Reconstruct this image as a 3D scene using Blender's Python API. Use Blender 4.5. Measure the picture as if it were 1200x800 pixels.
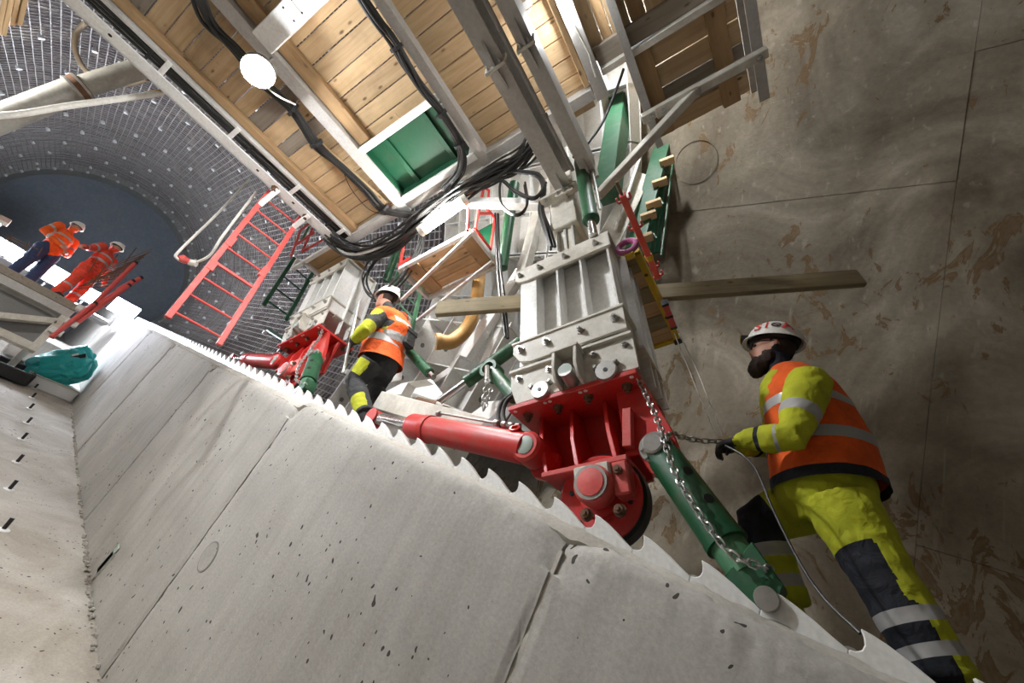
import bpy, bmesh, math, random
from mathutils import Vector, Matrix, noise
random.seed(7)
for o in list(bpy.data.objects): bpy.data.objects.remove(o)
SC = bpy.context.scene
COL = SC.collection
V = Vector
# ------------------------------------------------------------------ camera
# world: X = horizontal, uphill along the shaft; Y = left; Z = up; camera at the origin (metres)
FPX = 493.875
CR = V((-0.85382052, -0.51986885, 0.02696084))
CU = V((-0.32222484, 0.56847195, 0.75697477))
CF = V((0.40885409, -0.63763314, 0.65288768))
cam = bpy.data.cameras.new('camera')
cam.sensor_fit = 'HORIZONTAL'; cam.sensor_width = 36.0
cam.lens = FPX * 36.0 / 1200.0
cam.clip_start = 0.02; cam.clip_end = 200
camo = bpy.data.objects.new('camera', cam); COL.objects.link(camo)
camo.matrix_world = Matrix(((CR.x, CU.x, -CF.x, 0), (CR.y, CU.y, -CF.y, 0), (CR.z, CU.z, -CF.z, 0), (0, 0, 0, 1)))
SC.camera = camo
# ------------------------------------------------------------------ world, exposure
w = bpy.data.worlds.new('world'); SC.world = w; w.use_nodes = True
w.node_tree.nodes['Background'].inputs[0].default_value = (1.0, 0.96, 0.90, 1)
w.node_tree.nodes['Background'].inputs[1].default_value = 0.15
SC.view_settings.view_transform = 'Standard'; SC.view_settings.look = 'None'
SC.view_settings.exposure = 0.35; SC.view_settings.gamma = 1.0
SC.view_settings.use_curve_mapping = False
LAMP_E = 800.0       # strength of the round work lamps
TUBE_E = 220.0
FLOOD_E = 165.0
# ------------------------------------------------------------------ geometry of the shaft
TH = math.radians(29.63)
DV = V((math.cos(TH), 0, math.sin(TH)))      # up the shaft
JV = V((-math.sin(TH), 0, math.cos(TH)))     # square to the shaft
YV = V((0, 1, 0)); XV = V((1, 0, 0)); ZV = V((0, 0, 1))
JC = 1.62                                     # height of the shaft axis over the camera
def B(d, y, j): return DV * d + YV * y + JV * j
def ray(px, py): return CR * ((px - 600) / FPX) + CU * ((400 - py) / FPX) + CF
def PX(px, py, x): r = ray(px, py); return r * (x / r.x)
def PY(px, py, y): r = ray(px, py); return r * (y / r.y)
def PZ(px, py, z): r = ray(px, py); return r * (z / r.z)
def PJ(px, py, j): r = ray(px, py); return r * (j / r.dot(JV))
def PD(px, py, dep): return ray(px, py) * dep
def PC(px, py, rad):
    r = ray(px, py); y = r.y; j = r.dot(JV); a = y*y + j*j; b = -2*j*JC; c = JC*JC - rad*rad
    return r * ((-b + math.sqrt(b*b - 4*a*c)) / 2 / a)
def lerp(a, b, t): return a + (b - a) * t

# ------------------------------------------------------------------ materials
MATS = {}
def newmat(name):
    m = bpy.data.materials.new(name); m.use_nodes = True
    nt = m.node_tree; return m, nt, nt.nodes, nt.links, nt.nodes['Principled BSDF']
def ramp(n, stops):
    r = n.new('ShaderNodeValToRGB'); e = r.color_ramp.elements
    while len(e) < len(stops): e.new(0.5)
    for el, (p, c) in zip(e, stops):
        el.position = p; el.color = c if len(c) == 4 else (*c, 1)
    return r
def noise_n(n, l, vec, scale, detail=5, rough=0.55, dist=0.0):
    t = n.new('ShaderNodeTexNoise'); t.inputs['Scale'].default_value = scale
    t.inputs['Detail'].default_value = detail; t.inputs['Roughness'].default_value = rough
    t.inputs['Distortion'].default_value = dist
    if vec: l.new(vec, t.inputs['Vector'])
    return t
def mixc(n, l, fac, a, b, mode='MIX'):
    m = n.new('ShaderNodeMix'); m.data_type = 'RGBA'; m.blend_type = mode
    if isinstance(fac, float): m.inputs[0].default_value = fac
    else: l.new(fac, m.inputs[0])
    for i, c in ((6, a), (7, b)):
        if isinstance(c, tuple): m.inputs[i].default_value = c if len(c) == 4 else (*c, 1)
        else: l.new(c, m.inputs[i])
    return m.outputs[2]
def mapping(n, l, src, scale=(1, 1, 1), rot=(0, 0, 0)):
    mp = n.new('ShaderNodeMapping'); mp.inputs['Scale'].default_value = scale; mp.inputs['Rotation'].default_value = rot
    l.new(src, mp.inputs['Vector']); return mp.outputs[0]
def bump(n, l, b, h, strength=0.3, dist=0.01):
    bp = n.new('ShaderNodeBump'); bp.inputs['Strength'].default_value = strength; bp.inputs['Distance'].default_value = dist
    l.new(h, bp.inputs['Height']); l.new(bp.outputs[0], b.inputs['Normal']); return bp
def paint(name, col, rough=0.45, grime=0.35, gcol=(0.16, 0.13, 0.10), metal=0.0, gscale=6.0, lo=0.48, hi=0.75):
    m, nt, n, l, b = newmat(name)
    tc = n.new('ShaderNodeTexCoord').outputs['Object']
    t = noise_n(n, l, tc, gscale, 8, 0.65, 0.4)
    r = ramp(n, [(lo, (0, 0, 0)), (hi, (grime,)*3)]); l.new(t.outputs['Fac'], r.inputs[0])
    t2 = noise_n(n, l, tc, gscale*7, 4, 0.6)
    r2 = ramp(n, [(0.3, tuple(c*0.88 for c in col)), (0.7, tuple(min(1, c*1.08) for c in col))]); l.new(t2.outputs['Fac'], r2.inputs[0])
    l.new(mixc(n, l, r.outputs[0], r2.outputs[0], gcol), b.inputs['Base Color'])
    b.inputs['Roughness'].default_value = rough; b.inputs['Metallic'].default_value = metal
    bump(n, l, b, t2.outputs['Fac'], 0.12, 0.004)
    MATS[name] = m; return m
def flat(name, col, rough=0.6, metal=0.0, emit=0.0, spec=None):
    m, nt, n, l, b = newmat(name)
    b.inputs['Base Color'].default_value = (*col, 1); b.inputs['Roughness'].default_value = rough
    b.inputs['Metallic'].default_value = metal
    if emit:
        b.inputs['Emission Color'].default_value = (*col, 1); b.inputs['Emission Strength'].default_value = emit
    MATS[name] = m; return m
def cloth(name, col, scale=60):
    m, nt, n, l, b = newmat(name)
    tc = n.new('ShaderNodeTexCoord').outputs['Object']
    t = noise_n(n, l, tc, 9, 6, 0.6)
    r = ramp(n, [(0.3, tuple(c*0.72 for c in col)), (0.62, col)]); l.new(t.outputs['Fac'], r.inputs[0])
    l.new(r.outputs[0], b.inputs['Base Color']); b.inputs['Roughness'].default_value = 0.85
    t2 = noise_n(n, l, tc, 16, 3, 0.5, 1.2); bump(n, l, b, t2.outputs['Fac'], 0.5, 0.02)
    MATS[name] = m; return m
def wood(name, c1, c2, knot=(0.10, 0.055, 0.02)):
    m, nt, n, l, b = newmat(name)
    tc = n.new('ShaderNodeTexCoord').outputs['Object']
    oi = n.new('ShaderNodeObjectInfo')
    ad = n.new('ShaderNodeVectorMath'); ad.operation = 'ADD'
    sc = n.new('ShaderNodeVectorMath'); sc.operation = 'SCALE'; sc.inputs[0].default_value = (17, 31, 13); l.new(oi.outputs['Random'], sc.inputs['Scale'])
    l.new(tc, ad.inputs[0]); l.new(sc.outputs[0], ad.inputs[1]); v = ad.outputs[0]
    g = noise_n(n, l, mapping(n, l, v, (1.6, 26, 26)), 1.0, 6, 0.6, 0.6)
    r = ramp(n, [(0.28, c2), (0.62, c1)]); l.new(g.outputs['Fac'], r.inputs[0])
    k = n.new('ShaderNodeTexVoronoi'); k.inputs['Scale'].default_value = 1.0; l.new(mapping(n, l, v, (4, 9, 9)), k.inputs['Vector'])
    kr = ramp(n, [(0.06, (0.85,)*3), (0.14, (0, 0, 0))]); l.new(k.outputs['Distance'], kr.inputs[0])
    s = noise_n(n, l, v, 2.2, 6, 0.6, 0.3)
    sr = ramp(n, [(0.5, (0, 0, 0)), (0.72, (0.5,)*3)]); l.new(s.outputs['Fac'], sr.inputs[0])
    c = mixc(n, l, kr.outputs[0], r.outputs[0], knot)
    c = mixc(n, l, sr.outputs[0], c, tuple(x*0.45 for x in c2))
    hv = n.new('ShaderNodeHueSaturation'); mr = n.new('ShaderNodeMapRange'); l.new(oi.outputs['Random'], mr.inputs[0])
    mr.inputs[3].default_value = 0.78; mr.inputs[4].default_value = 1.14
    l.new(mr.outputs[0], hv.inputs['Value']); l.new(c, hv.inputs['Color'])
    l.new(hv.outputs[0], b.inputs['Base Color']); b.inputs['Roughness'].default_value = 0.75
    bump(n, l, b, g.outputs['Fac'], 0.25, 0.004)
    MATS[name] = m; return m
def concrete(name, c1, c2, pores=True, streak=True, rough=0.85):
    m, nt, n, l, b = newmat(name)
    tc = n.new('ShaderNodeTexCoord').outputs['Object']
    rot = mapping(n, l, tc, (1, 1, 1), (0, TH, 0))        # x along the shaft
    big = noise_n(n, l, rot, 1.3, 8, 0.62, 0.5)
    r = ramp(n, [(0.32, c2), (0.66, c1)]); l.new(big.outputs['Fac'], r.inputs[0])
    fine = noise_n(n, l, rot, 55, 6, 0.7)
    fr = ramp(n, [(0.35, (0.86,)*3), (0.65, (1.06,)*3)]); l.new(fine.outputs['Fac'], fr.inputs[0])
    c = mixc(n, l, 1.0, r.outputs[0], fr.outputs[0], 'MULTIPLY')
    h = fine.outputs['Fac']
    if streak:
        st = noise_n(n, l, mapping(n, l, rot, (11, 11, 0.5)), 1.0, 5, 0.6, 0.2)
        sr = ramp(n, [(0.30, (0.90, 0.89, 0.87)), (0.52, (1.0, 1.0, 1.0)), (0.72, (1.06, 1.055, 1.04))]); l.new(st.outputs['Fac'], sr.inputs[0])
        c = mixc(n, l, 1.0, c, sr.outputs[0], 'MULTIPLY')
    if pores:
        vo = n.new('ShaderNodeTexVoronoi'); vo.inputs['Scale'].default_value = 1.0
        wob = noise_n(n, l, rot, 9, 2, 0.5)
        ad = n.new('ShaderNodeVectorMath'); ad.operation = 'MULTIPLY_ADD'; l.new(wob.outputs['Color'], ad.inputs[0]); ad.inputs[1].default_value = (0.10,)*3; l.new(rot, ad.inputs[2])
        l.new(mapping(n, l, ad.outputs[0], (17, 17, 12)), vo.inputs['Vector'])
        gate = noise_n(n, l, rot, 2.6, 3, 0.5)
        gr = n.new('ShaderNodeMapRange'); gr.inputs[1].default_value = 0.40; gr.inputs[2].default_value = 0.70; gr.inputs[3].default_value = 0.05; gr.inputs[4].default_value = 0.21
        l.new(gate.outputs['Fac'], gr.inputs[0])
        lt = n.new('ShaderNodeMath'); lt.operation = 'LESS_THAN'; l.new(vo.outputs['Distance'], lt.inputs[0]); l.new(gr.outputs[0], lt.inputs[1])
        c = mixc(n, l, lt.outputs[0], c, (0.045, 0.040, 0.034))
        sb = n.new('ShaderNodeMath'); sb.operation = 'SUBTRACT'; l.new(fine.outputs['Fac'], sb.inputs[0]); l.new(lt.outputs[0], sb.inputs[1]); h = sb.outputs[0]
    l.new(c, b.inputs['Base Color']); b.inputs['Roughness'].default_value = rough
    bump(n, l, b, h, 0.35, 0.006)
    MATS[name] = m; return m
def wall_concrete(name):
    m, nt, n, l, b = newmat(name)
    tc = n.new('ShaderNodeTexCoord').outputs['Object']
    rot = mapping(n, l, tc, (1, 1, 1), (0, TH, 0))
    big = noise_n(n, l, rot, 0.8, 9, 0.62, 0.8)
    r = ramp(n, [(0.32, (0.095, 0.074, 0.047)), (0.50, (0.20, 0.166, 0.117)), (0.66, (0.34, 0.298, 0.23))]); l.new(big.outputs['Fac'], r.inputs[0])
    fine = noise_n(n, l, rot, 22, 8, 0.7)
    fr = ramp(n, [(0.3, (0.80,)*3), (0.7, (1.08,)*3)]); l.new(fine.outputs['Fac'], fr.inputs[0])
    c = mixc(n, l, 1.0, r.outputs[0], fr.outputs[0], 'MULTIPLY')
    # rust blotches, elongated downhill-square
    ru = noise_n(n, l, mapping(n, l, rot, (4.6, 3.4, 2.4)), 1.0, 9, 0.66, 1.3)
    gt = noise_n(n, l, rot, 0.55, 3, 0.5)
    gm = n.new('ShaderNodeMath'); gm.operation = 'MULTIPLY_ADD'; l.new(gt.outputs['Fac'], gm.inputs[0]); gm.inputs[1].default_value = 0.5; l.new(ru.outputs['Fac'], gm.inputs[2])
    rr = ramp(n, [(0.835, (0, 0, 0)), (0.86, (0.9,)*3), (0.91, (0.5,)*3), (0.97, (0.8,)*3)]); l.new(gm.outputs[0], rr.inputs[0])
    c = mixc(n, l, rr.outputs[0], c, (0.118, 0.060, 0.010))
    # faint pale scratches
    sc = noise_n(n, l, mapping(n, l, rot, (16, 16, 1.2), (0, 0.7, 0)), 1.0, 4, 0.5, 0.3)
    sr = ramp(n, [(0.62, (0, 0, 0)), (0.75, (0.35,)*3)]); l.new(sc.outputs['Fac'], sr.inputs[0])
    c = mixc(n, l, sr.outputs[0], c, (0.40, 0.36, 0.29))
    l.new(c, b.inputs['Base Color']); b.inputs['Roughness'].default_value = 0.8
    bump(n, l, b, fine.outputs['Fac'], 0.3, 0.02)
    MATS[name] = m; return m
def rock(name):
    m, nt, n, l, b = newmat(name)
    tc = n.new('ShaderNodeTexCoord').outputs['Object']
    big = noise_n(n, l, tc, 1.6, 9, 0.7, 0.6)
    r = ramp(n, [(0.32, (0.030, 0.022, 0.024)), (0.52, (0.075, 0.058, 0.054)), (0.62, (0.22, 0.185, 0.15)), (0.74, (0.40, 0.37, 0.29))]); l.new(big.outputs['Fac'], r.inputs[0])
    l.new(r.outputs[0], b.inputs['Base Color']); b.inputs['Roughness'].default_value = 0.7
    f = noise_n(n, l, tc, 9, 8, 0.7); bump(n, l, b, f.outputs['Fac'], 0.8, 0.08)
    MATS[name] = m; return m
concrete('bench_concrete', (0.475, 0.455, 0.42), (0.365, 0.345, 0.312))
concrete('floor_concrete', (0.58, 0.545, 0.49), (0.34, 0.295, 0.235), pores=True, streak=False)
concrete('mortar', (0.58, 0.55, 0.49), (0.36, 0.335, 0.29), pores=False, streak=False)
wall_concrete('lining_concrete'); rock('rock')
paint('white', (0.78, 0.77, 0.74), 0.4, 0.30, (0.40, 0.36, 0.29))
paint('white_dirty', (0.66, 0.63, 0.56), 0.5, 0.62, (0.30, 0.25, 0.18), gscale=5, lo=0.4)
paint('grey_paint', (0.47, 0.455, 0.43), 0.5, 0.35, (0.22, 0.19, 0.15))
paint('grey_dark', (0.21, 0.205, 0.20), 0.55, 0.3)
paint('red', (0.60, 0.028, 0.024), 0.4, 0.42, (0.30, 0.13, 0.10), gscale=7)
paint('pink_red', (0.66, 0.085, 0.075), 0.45, 0.35, (0.45, 0.22, 0.18), gscale=9)
paint('green', (0.009, 0.080, 0.030), 0.42, 0.45, (0.14, 0.15, 0.11), gscale=8)
paint('green_light', (0.065, 0.20, 0.095), 0.45, 0.45, (0.30, 0.30, 0.24), gscale=8)
paint('green_panel', (0.005, 0.062, 0.028), 0.45, 0.12)
paint('yellow', (0.62, 0.40, 0.02), 0.5, 0.45)
paint('rubber', (0.014, 0.0135, 0.013), 0.42, 0.22, (0.07, 0.06, 0.05))
paint('steel', (0.46, 0.45, 0.43), 0.33, 0.4, (0.15, 0.13, 0.11), metal=0.75)
paint('chrome', (0.66, 0.66, 0.66), 0.2, 0.25, (0.25, 0.22, 0.2), metal=0.95)
paint('rust_steel', (0.16, 0.085, 0.05), 0.75, 0.5, (0.26, 0.13, 0.06), metal=0.2)
paint('rebar', (0.36, 0.335, 0.315), 0.6, 0.6, (0.13, 0.09, 0.08), metal=0.2, gscale=3)
paint('pipe_grey', (0.40, 0.39, 0.35), 0.5, 0.6, (0.15, 0.14, 0.12), gscale=5)
paint('hose_tan', (0.36, 0.29, 0.21), 0.6, 0.3)
paint('pump_hose', (0.52, 0.29, 0.09), 0.5, 0.4, (0.30, 0.17, 0.07))
paint('hose_white', (0.80, 0.78, 0.72), 0.5, 0.2, (0.4, 0.25, 0.1))
paint('purple', (0.42, 0.08, 0.24), 0.5, 0.4)
paint('teal', (0.02, 0.42, 0.42), 0.35, 0.25, (0.01, 0.2, 0.22), gscale=10)
paint('tarp', (0.235, 0.262, 0.295), 0.75, 0.5, (0.16, 0.18, 0.21), gscale=1.2)
paint('helmet_white', (0.82, 0.80, 0.74), 0.35, 0.35, (0.4, 0.33, 0.24), gscale=9)
wood('wood', (0.66, 0.475, 0.275), (0.50, 0.335, 0.17))
wood('wood_grey', (0.34, 0.29, 0.23), (0.24, 0.20, 0.155))
wood('wood_joist', (0.52, 0.335, 0.17), (0.38, 0.235, 0.11))
wood('wood_worn', (0.36, 0.29, 0.17), (0.22, 0.175, 0.095))
wood('wood_pale', (0.66, 0.47, 0.27), (0.52, 0.35, 0.18))
cloth('hv_yellow', (0.50, 0.52, 0.018)); cloth('hv_orange', (0.92, 0.13, 0.012)); cloth('hv_red', (0.85, 0.075, 0.035))
cloth('navy', (0.014, 0.016, 0.024)); cloth('dark_cloth', (0.034, 0.035, 0.036)); cloth('denim', (0.035, 0.055, 0.13))
cloth('glove', (0.022, 0.022, 0.022)); cloth('hair', (0.030, 0.014, 0.008))
flat('reflective', (0.42, 0.41, 0.40), 0.35, 0.1); flat('skin', (0.50, 0.24, 0.16), 0.55); flat('lip', (0.36, 0.11, 0.09), 0.5)
flat('eye', (0.02, 0.015, 0.012), 0.25); flat('black', (0.012, 0.012, 0.013), 0.4)
flat('decal_red', (0.62, 0.03, 0.02), 0.5); flat('decal_orange', (0.85, 0.17, 0.03), 0.6); flat('decal_dark', (0.05, 0.02, 0.04), 0.5)
flat('tag_white', (0.78, 0.78, 0.76), 0.5); flat('pale_green', (0.36, 0.43, 0.38), 0.5)
flat('lamp_glow', (0.94, 0.97, 1.0), 0.4, 0, LAMP_E)
flat('tube_glow', (1.0, 0.97, 0.93), 0.4, 0, TUBE_E)
flat('assumed_tripod_glow', (1.0, 0.96, 0.90), 0.4, 0, 130.0)  # glow of the assumed lamps out of view on the left bench
flat('flood_glow', (0.80, 0.87, 1.0), 0.4, 0, FLOOD_E)

# ------------------------------------------------------------------ mesh helpers
class MB:
    def __init__(s): s.v = []; s.f = []
    def add(s, vs, fs):
        k = len(s.v); s.v += [V(p) for p in vs]; s.f += [tuple(i + k for i in f) for f in fs]; return s
    def hexa(s, c, a, b, cc):          # centre and three half vectors
        vs = [c + a*i + b*j + cc*k for i in (-1, 1) for j in (-1, 1) for k in (-1, 1)]
        return s.add(vs, [(0, 1, 3, 2), (4, 6, 7, 5), (0, 4, 5, 1), (2, 3, 7, 6), (0, 2, 6, 4), (1, 5, 7, 3)])
    def box(s, x0, x1, y0, y1, z0, z1):
        return s.hexa(V(((x0+x1)/2, (y0+y1)/2, (z0+z1)/2)), XV*(x1-x0)/2, YV*(y1-y0)/2, ZV*(z1-z0)/2)
    def bar(s, p0, p1, w, h, up=ZV):
        d = (p1 - p0); L = d.length; d = d.normalized()
        if abs(d.dot(up)) > 0.98: up = YV if abs(d.dot(YV)) < 0.9 else XV
        side = d.cross(up).normalized(); u = side.cross(d).normalized()
        return s.hexa((p0+p1)/2, d*L/2, side*w/2, u*h/2)
    def prism(s, poly, vec):
        n = len(poly); poly = [V(p) for p in poly]
        return s.add(poly + [p + vec for p in poly], [tuple(range(n))[::-1], tuple(range(n, 2*n))] + [(i, (i+1) % n, (i+1) % n + n, i + n) for i in range(n)])
    def tube(s, pts, r, n=10, caps=True, closed=False):
        pts = [V(p) for p in pts]; m = len(pts)
        rs = r if isinstance(r, (list, tuple)) else [r]*m
        t0 = (pts[1]-pts[0]).normalized()
        u = t0.cross(ZV if abs(t0.z) < 0.9 else XV).normalized(); k = len(s.v)
        for i, p in enumerate(pts):
            if closed: t = (pts[(i+1) % m] - pts[i-1]).normalized()
            elif i == 0: t = t0
            elif i == m-1: t = (pts[-1]-pts[-2]).normalized()
            else: t = ((pts[i+1]-p).normalized() + (p-pts[i-1]).normalized()).normalized()
            u = (u - t*u.dot(t)).normalized(); b = t.cross(u)
            for a in range(n):
                an = 2*math.pi*a/n; s.v.append(p + (u*math.cos(an) + b*math.sin(an))*rs[i])
        for i in range(m if closed else m-1):
            i2 = (i+1) % m
            for a in range(n):
                a2 = (a+1) % n; s.f.append((k+i*n+a, k+i*n+a2, k+i2*n+a2, k+i2*n+a))
        if caps and not closed:
            s.f.append(tuple(k+a for a in range(n))[::-1]); s.f.append(tuple(k+(m-1)*n+a for a in range(n)))
        return s
    def cyl(s, p0, p1, r, n=20): return s.tube([p0, p1], r, n)
    def lathe(s, p, ax, prof, n=28):
        ax = ax.normalized(); u = ax.cross(ZV if abs(ax.z) < 0.9 else XV).normalized(); b = ax.cross(u); k = len(s.v)
        for (r, h) in prof:
            for a in range(n):
                an = 2*math.pi*a/n; s.v.append(p + ax*h + (u*math.cos(an)+b*math.sin(an))*max(r, 1e-5))
        for i in range(len(prof)-1):
            for a in range(n):
                a2 = (a+1) % n; s.f.append((k+i*n+a, k+i*n+a2, k+(i+1)*n+a2, k+(i+1)*n+a))
        s.f.append(tuple(k+a for a in range(n))[::-1]); s.f.append(tuple(k+(len(prof)-1)*n+a for a in range(n)))
        return s
    def ell(s, c, ax, ay, az, nu=16, nv=10):
        k = len(s.v)
        for i in range(nv+1):
            ph = math.pi*i/nv - math.pi/2
            for a in range(nu):
                an = 2*math.pi*a/nu
                s.v.append(c + (ax*math.cos(an)+ay*math.sin(an))*max(math.cos(ph), 1e-4) + az*math.sin(ph))
        for i in range(nv):
            for a in range(nu):
                a2 = (a+1) % nu; s.f.append((k+i*nu+a, k+i*nu+a2, k+(i+1)*nu+a2, k+(i+1)*nu+a))
        return s
    def rings(s, rs, n=20, caps=True):     # list of (centre, half-vector u, half-vector v)
        k = len(s.v)
        for c, u, v in rs:
            for a in range(n):
                an = 2*math.pi*a/n; s.v.append(c + u*math.cos(an) + v*math.sin(an))
        for i in range(len(rs)-1):
            for a in range(n):
                a2 = (a+1) % n; s.f.append((k+i*n+a, k+i*n+a2, k+(i+1)*n+a2, k+(i+1)*n+a))
        if caps: s.f.append(tuple(k+a for a in range(n))[::-1]); s.f.append(tuple(k+(len(rs)-1)*n+a for a in range(n)))
        return s
    def mesh(s, name, bevel=0.0, smooth=True, org=V((0, 0, 0))):
        me = bpy.data.meshes.new(name)
        me.from_pydata([tuple(p - org) for p in s.v], [], s.f)
        bm = bmesh.new(); bm.from_mesh(me)
        bmesh.ops.recalc_face_normals(bm, faces=bm.faces)
        if bevel:
            es = [e for e in bm.edges if len(e.link_faces) == 2 and e.calc_face_angle(0) > 0.6]
            bmesh.ops.bevel(bm, geom=es, offset=bevel, segments=1, affect='EDGES', clamp_overlap=True)
        bm.to_mesh(me); bm.free()
        if smooth:
            for p in me.polygons: p.use_smooth = True
            me.set_sharp_from_angle(angle=0.6)
        return me
    def build(s, name, mat, parent=None, bevel=0.0, smooth=True, org=None):
        r = root_of(parent)
        base = V(r['_org']) if r else (org if org is not None else center_base(s.v))
        me = s.mesh(name, bevel, smooth, base)
        for mt in (mat if isinstance(mat, (list, tuple)) else [mat]): me.materials.append(MATS[mt])
        o = bpy.data.objects.new(name, me); COL.objects.link(o)
        if parent: o.parent = parent
        else: o.location = base; o['_org'] = tuple(base)
        return o
def center_base(vs):
    n = len(vs); return V((sum(p.x for p in vs)/n, sum(p.y for p in vs)/n, min(p.z for p in vs)))
def root_of(o):
    while o is not None and o.parent is not None: o = o.parent
    return o
def tag(o, label, cat, group=None, kind=None):
    o['label'] = label; o['category'] = cat
    if group: o['group'] = group
    if kind: o['kind'] = kind
    return o
def thing(name, label, cat, loc, group=None, kind=None):
    o = bpy.data.objects.new(name, None); COL.objects.link(o); o.location = loc; o['_org'] = tuple(loc)
    o.empty_display_size = 0.1
    return tag(o, label, cat, group, kind)
def copy_tree(o, parent=None, shift=None):
    c = o.copy(); COL.objects.link(c); c.parent = parent
    if parent is None and shift is not None:
        c.location = o.location + shift; c['_org'] = tuple(c.location)
    for ch in o.children: copy_tree(ch, c)
    return c
_pl = {}
def piece(name, p0, p1, w, h, up, mat, parent=None, bevel=0.004, warp=0.0):
    """a board or bar with its own axes (local x runs along it)"""
    d = p1 - p0; L = d.length; dx = d.normalized()
    if abs(dx.dot(up)) > 0.98: up = YV if abs(dx.dot(YV)) < 0.9 else XV
    sy = up.cross(dx).normalized(); uz = dx.cross(sy).normalized()
    key = (round(L, 3), round(w, 3), round(h, 3), mat, round(bevel, 4))
    me = _pl.get(key)
    if me is None:
        me = MB().box(-L/2, L/2, -w/2, w/2, -h/2, h/2).mesh(name, bevel, False); me.materials.append(MATS[mat]); _pl[key] = me
    o = bpy.data.objects.new(name, me); COL.objects.link(o)
    R = Matrix((dx, sy, uz)).transposed().to_4x4(); c = (p0+p1)/2
    if parent:
        o.parent = parent; c = c - V(root_of(parent)['_org'])
    else: o['_org'] = tuple(c)
    o.matrix_basis = Matrix.Translation(c) @ R
    return o
def bolts(parent, pts, ax, r=0.014, h=0.02, mat='steel', name='bolt', sub=None):
    for p in pts:
        m = MB(); m.lathe(p, ax, [(r*1.5, 0), (r*1.5, h*0.25), (r, h*0.25), (r, h), (r*0.55, h), (r*0.55, h*1.5)], 8)
        m.build(name, mat, sub or parent)
def bez(p0, p1, p2, p3, n=14):
    return [p0*(1-t)**3 + p1*3*t*(1-t)**2 + p2*3*t*t*(1-t) + p3*t**3 for t in [i/(n-1) for i in range(n)]]
def smooth_path(pts, sub=5):
    pts = [V(p) for p in pts]; out = []
    for i in range(len(pts)-1):
        a = pts[max(i-1, 0)]; b = pts[i]; c = pts[i+1]; d = pts[min(i+2, len(pts)-1)]
        for k in range(sub):
            t = k/sub
            out.append(0.5*((2*b) + (c-a)*t + (2*a-5*b+4*c-d)*t*t + (3*b-a-3*c+d)*t**3))
    out.append(pts[-1]); return out
# ================================================================== THE SETTING
def cyl_patch(name, mat, R, d0, d1, f0, f1, parent=None, nd=8, nf=24, amp=0.0, thick=0.0, org=None):
    m = MB(); k = []
    for i in range(nd+1):
        for a in range(nf+1):
            d = lerp(d0, d1, i/nd); f = math.radians(lerp(f0, f1, a/nf)); r = R
            if amp: r += amp*(noise.noise(V((d*0.9, f*4, 3.1))) + 0.5*noise.noise(V((d*2.6, f*11, 7.7))))
            m.v.append(B(d, -r*math.cos(f), JC + r*math.sin(f)))
    for i in range(nd):
        for a in range(nf):
            q = i*(nf+1)+a; m.f.append((q, q+1, q+nf+2, q+nf+1))
    if thick:
        n0 = len(m.v)
        for i in range(nd+1):
            for a in range(nf+1):
                p = m.v[i*(nf+1)+a]; d = p.dot(DV); c = B(d, 0, JC); m.v.append(p + (p-c).normalized()*thick)
        for i in range(nd):
            for a in range(nf):
                q = n0+i*(nf+1)+a; m.f.append((q, q+nf+1, q+nf+2, q+1))
        e = [i*(nf+1) for i in range(nd+1)]; g = [i*(nf+1)+nf for i in range(nd+1)]
        for L in (e, g):
            for i in range(nd): m.f.append((L[i], L[i+1], L[i+1]+n0, L[i]+n0))
        for base in (0, nd*(nf+1)):
            for a in range(nf): m.f.append((base+a, base+a+1, base+a+1+n0, base+a+n0))
    return m.build(name, mat, parent, org=org)
FLJ = -1.98
# concrete lining, cast in panels with open seams
lin = thing('wall_right', 'stained concrete lining of the shaft behind the bearded worker', 'wall', B(0, -4.2, JC), kind='structure')
def phi(P): return math.degrees(math.atan2(P.dot(JV)-JC, -P.y))
s1 = phi(PC(1050, 84, 4.2)); s2 = phi(PC(960, 230, 4.2))
seamD = [-9.0, -4.9, PC(1116, 250, 4.2).dot(DV), PC(1116, 250, 4.2).dot(DV)+2.45, 4.4, 6.3]
fs = [-42, -6, s2, s1, 84, 122, 160, 222]
for i in range(len(seamD)-1):
    for k in range(len(fs)-1):
        g = 0.0014; ga = 0.017
        cyl_patch('lining_panel', 'lining_concrete', 4.2 + (0.004 if (i+k) % 2 else 0.0), seamD[i]+g, seamD[i+1]-g, fs[k]+ga, fs[k+1]-ga, lin, 6, 14, 0.012, 0.12)
cyl_patch('backing', 'rock', 4.36, -9.2, 6.3, -60, 240, lin, 4, 60)
c_ = PC(815, 190, 4.195); u_ = DV; nrm = (B(c_.dot(DV), 0, JC)-c_).normalized(); t_ = nrm.cross(u_).normalized()
pts = []
for k in range(48):
    q = c_ + (u_*math.cos(k*math.pi/24) + t_*math.sin(k*math.pi/24))*0.24; ax_ = B(q.dot(DV), 0, JC); pts.append(ax_ + (q-ax_).normalized()*4.196)
MB().tube(pts, 0.0035, 6, False, True).build('round_cast_mark', 'lining_concrete', lin)
# excavated shaft uphill of the lining
up = tag(cyl_patch('wall_back', 'rock', 4.62, 5.6, 40, -65, 245, None, 90, 110, 0.10, org=B(6, 0, JC)), 'dark rough excavated shaft wall behind the reinforcement bars', 'wall', kind='structure')
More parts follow.
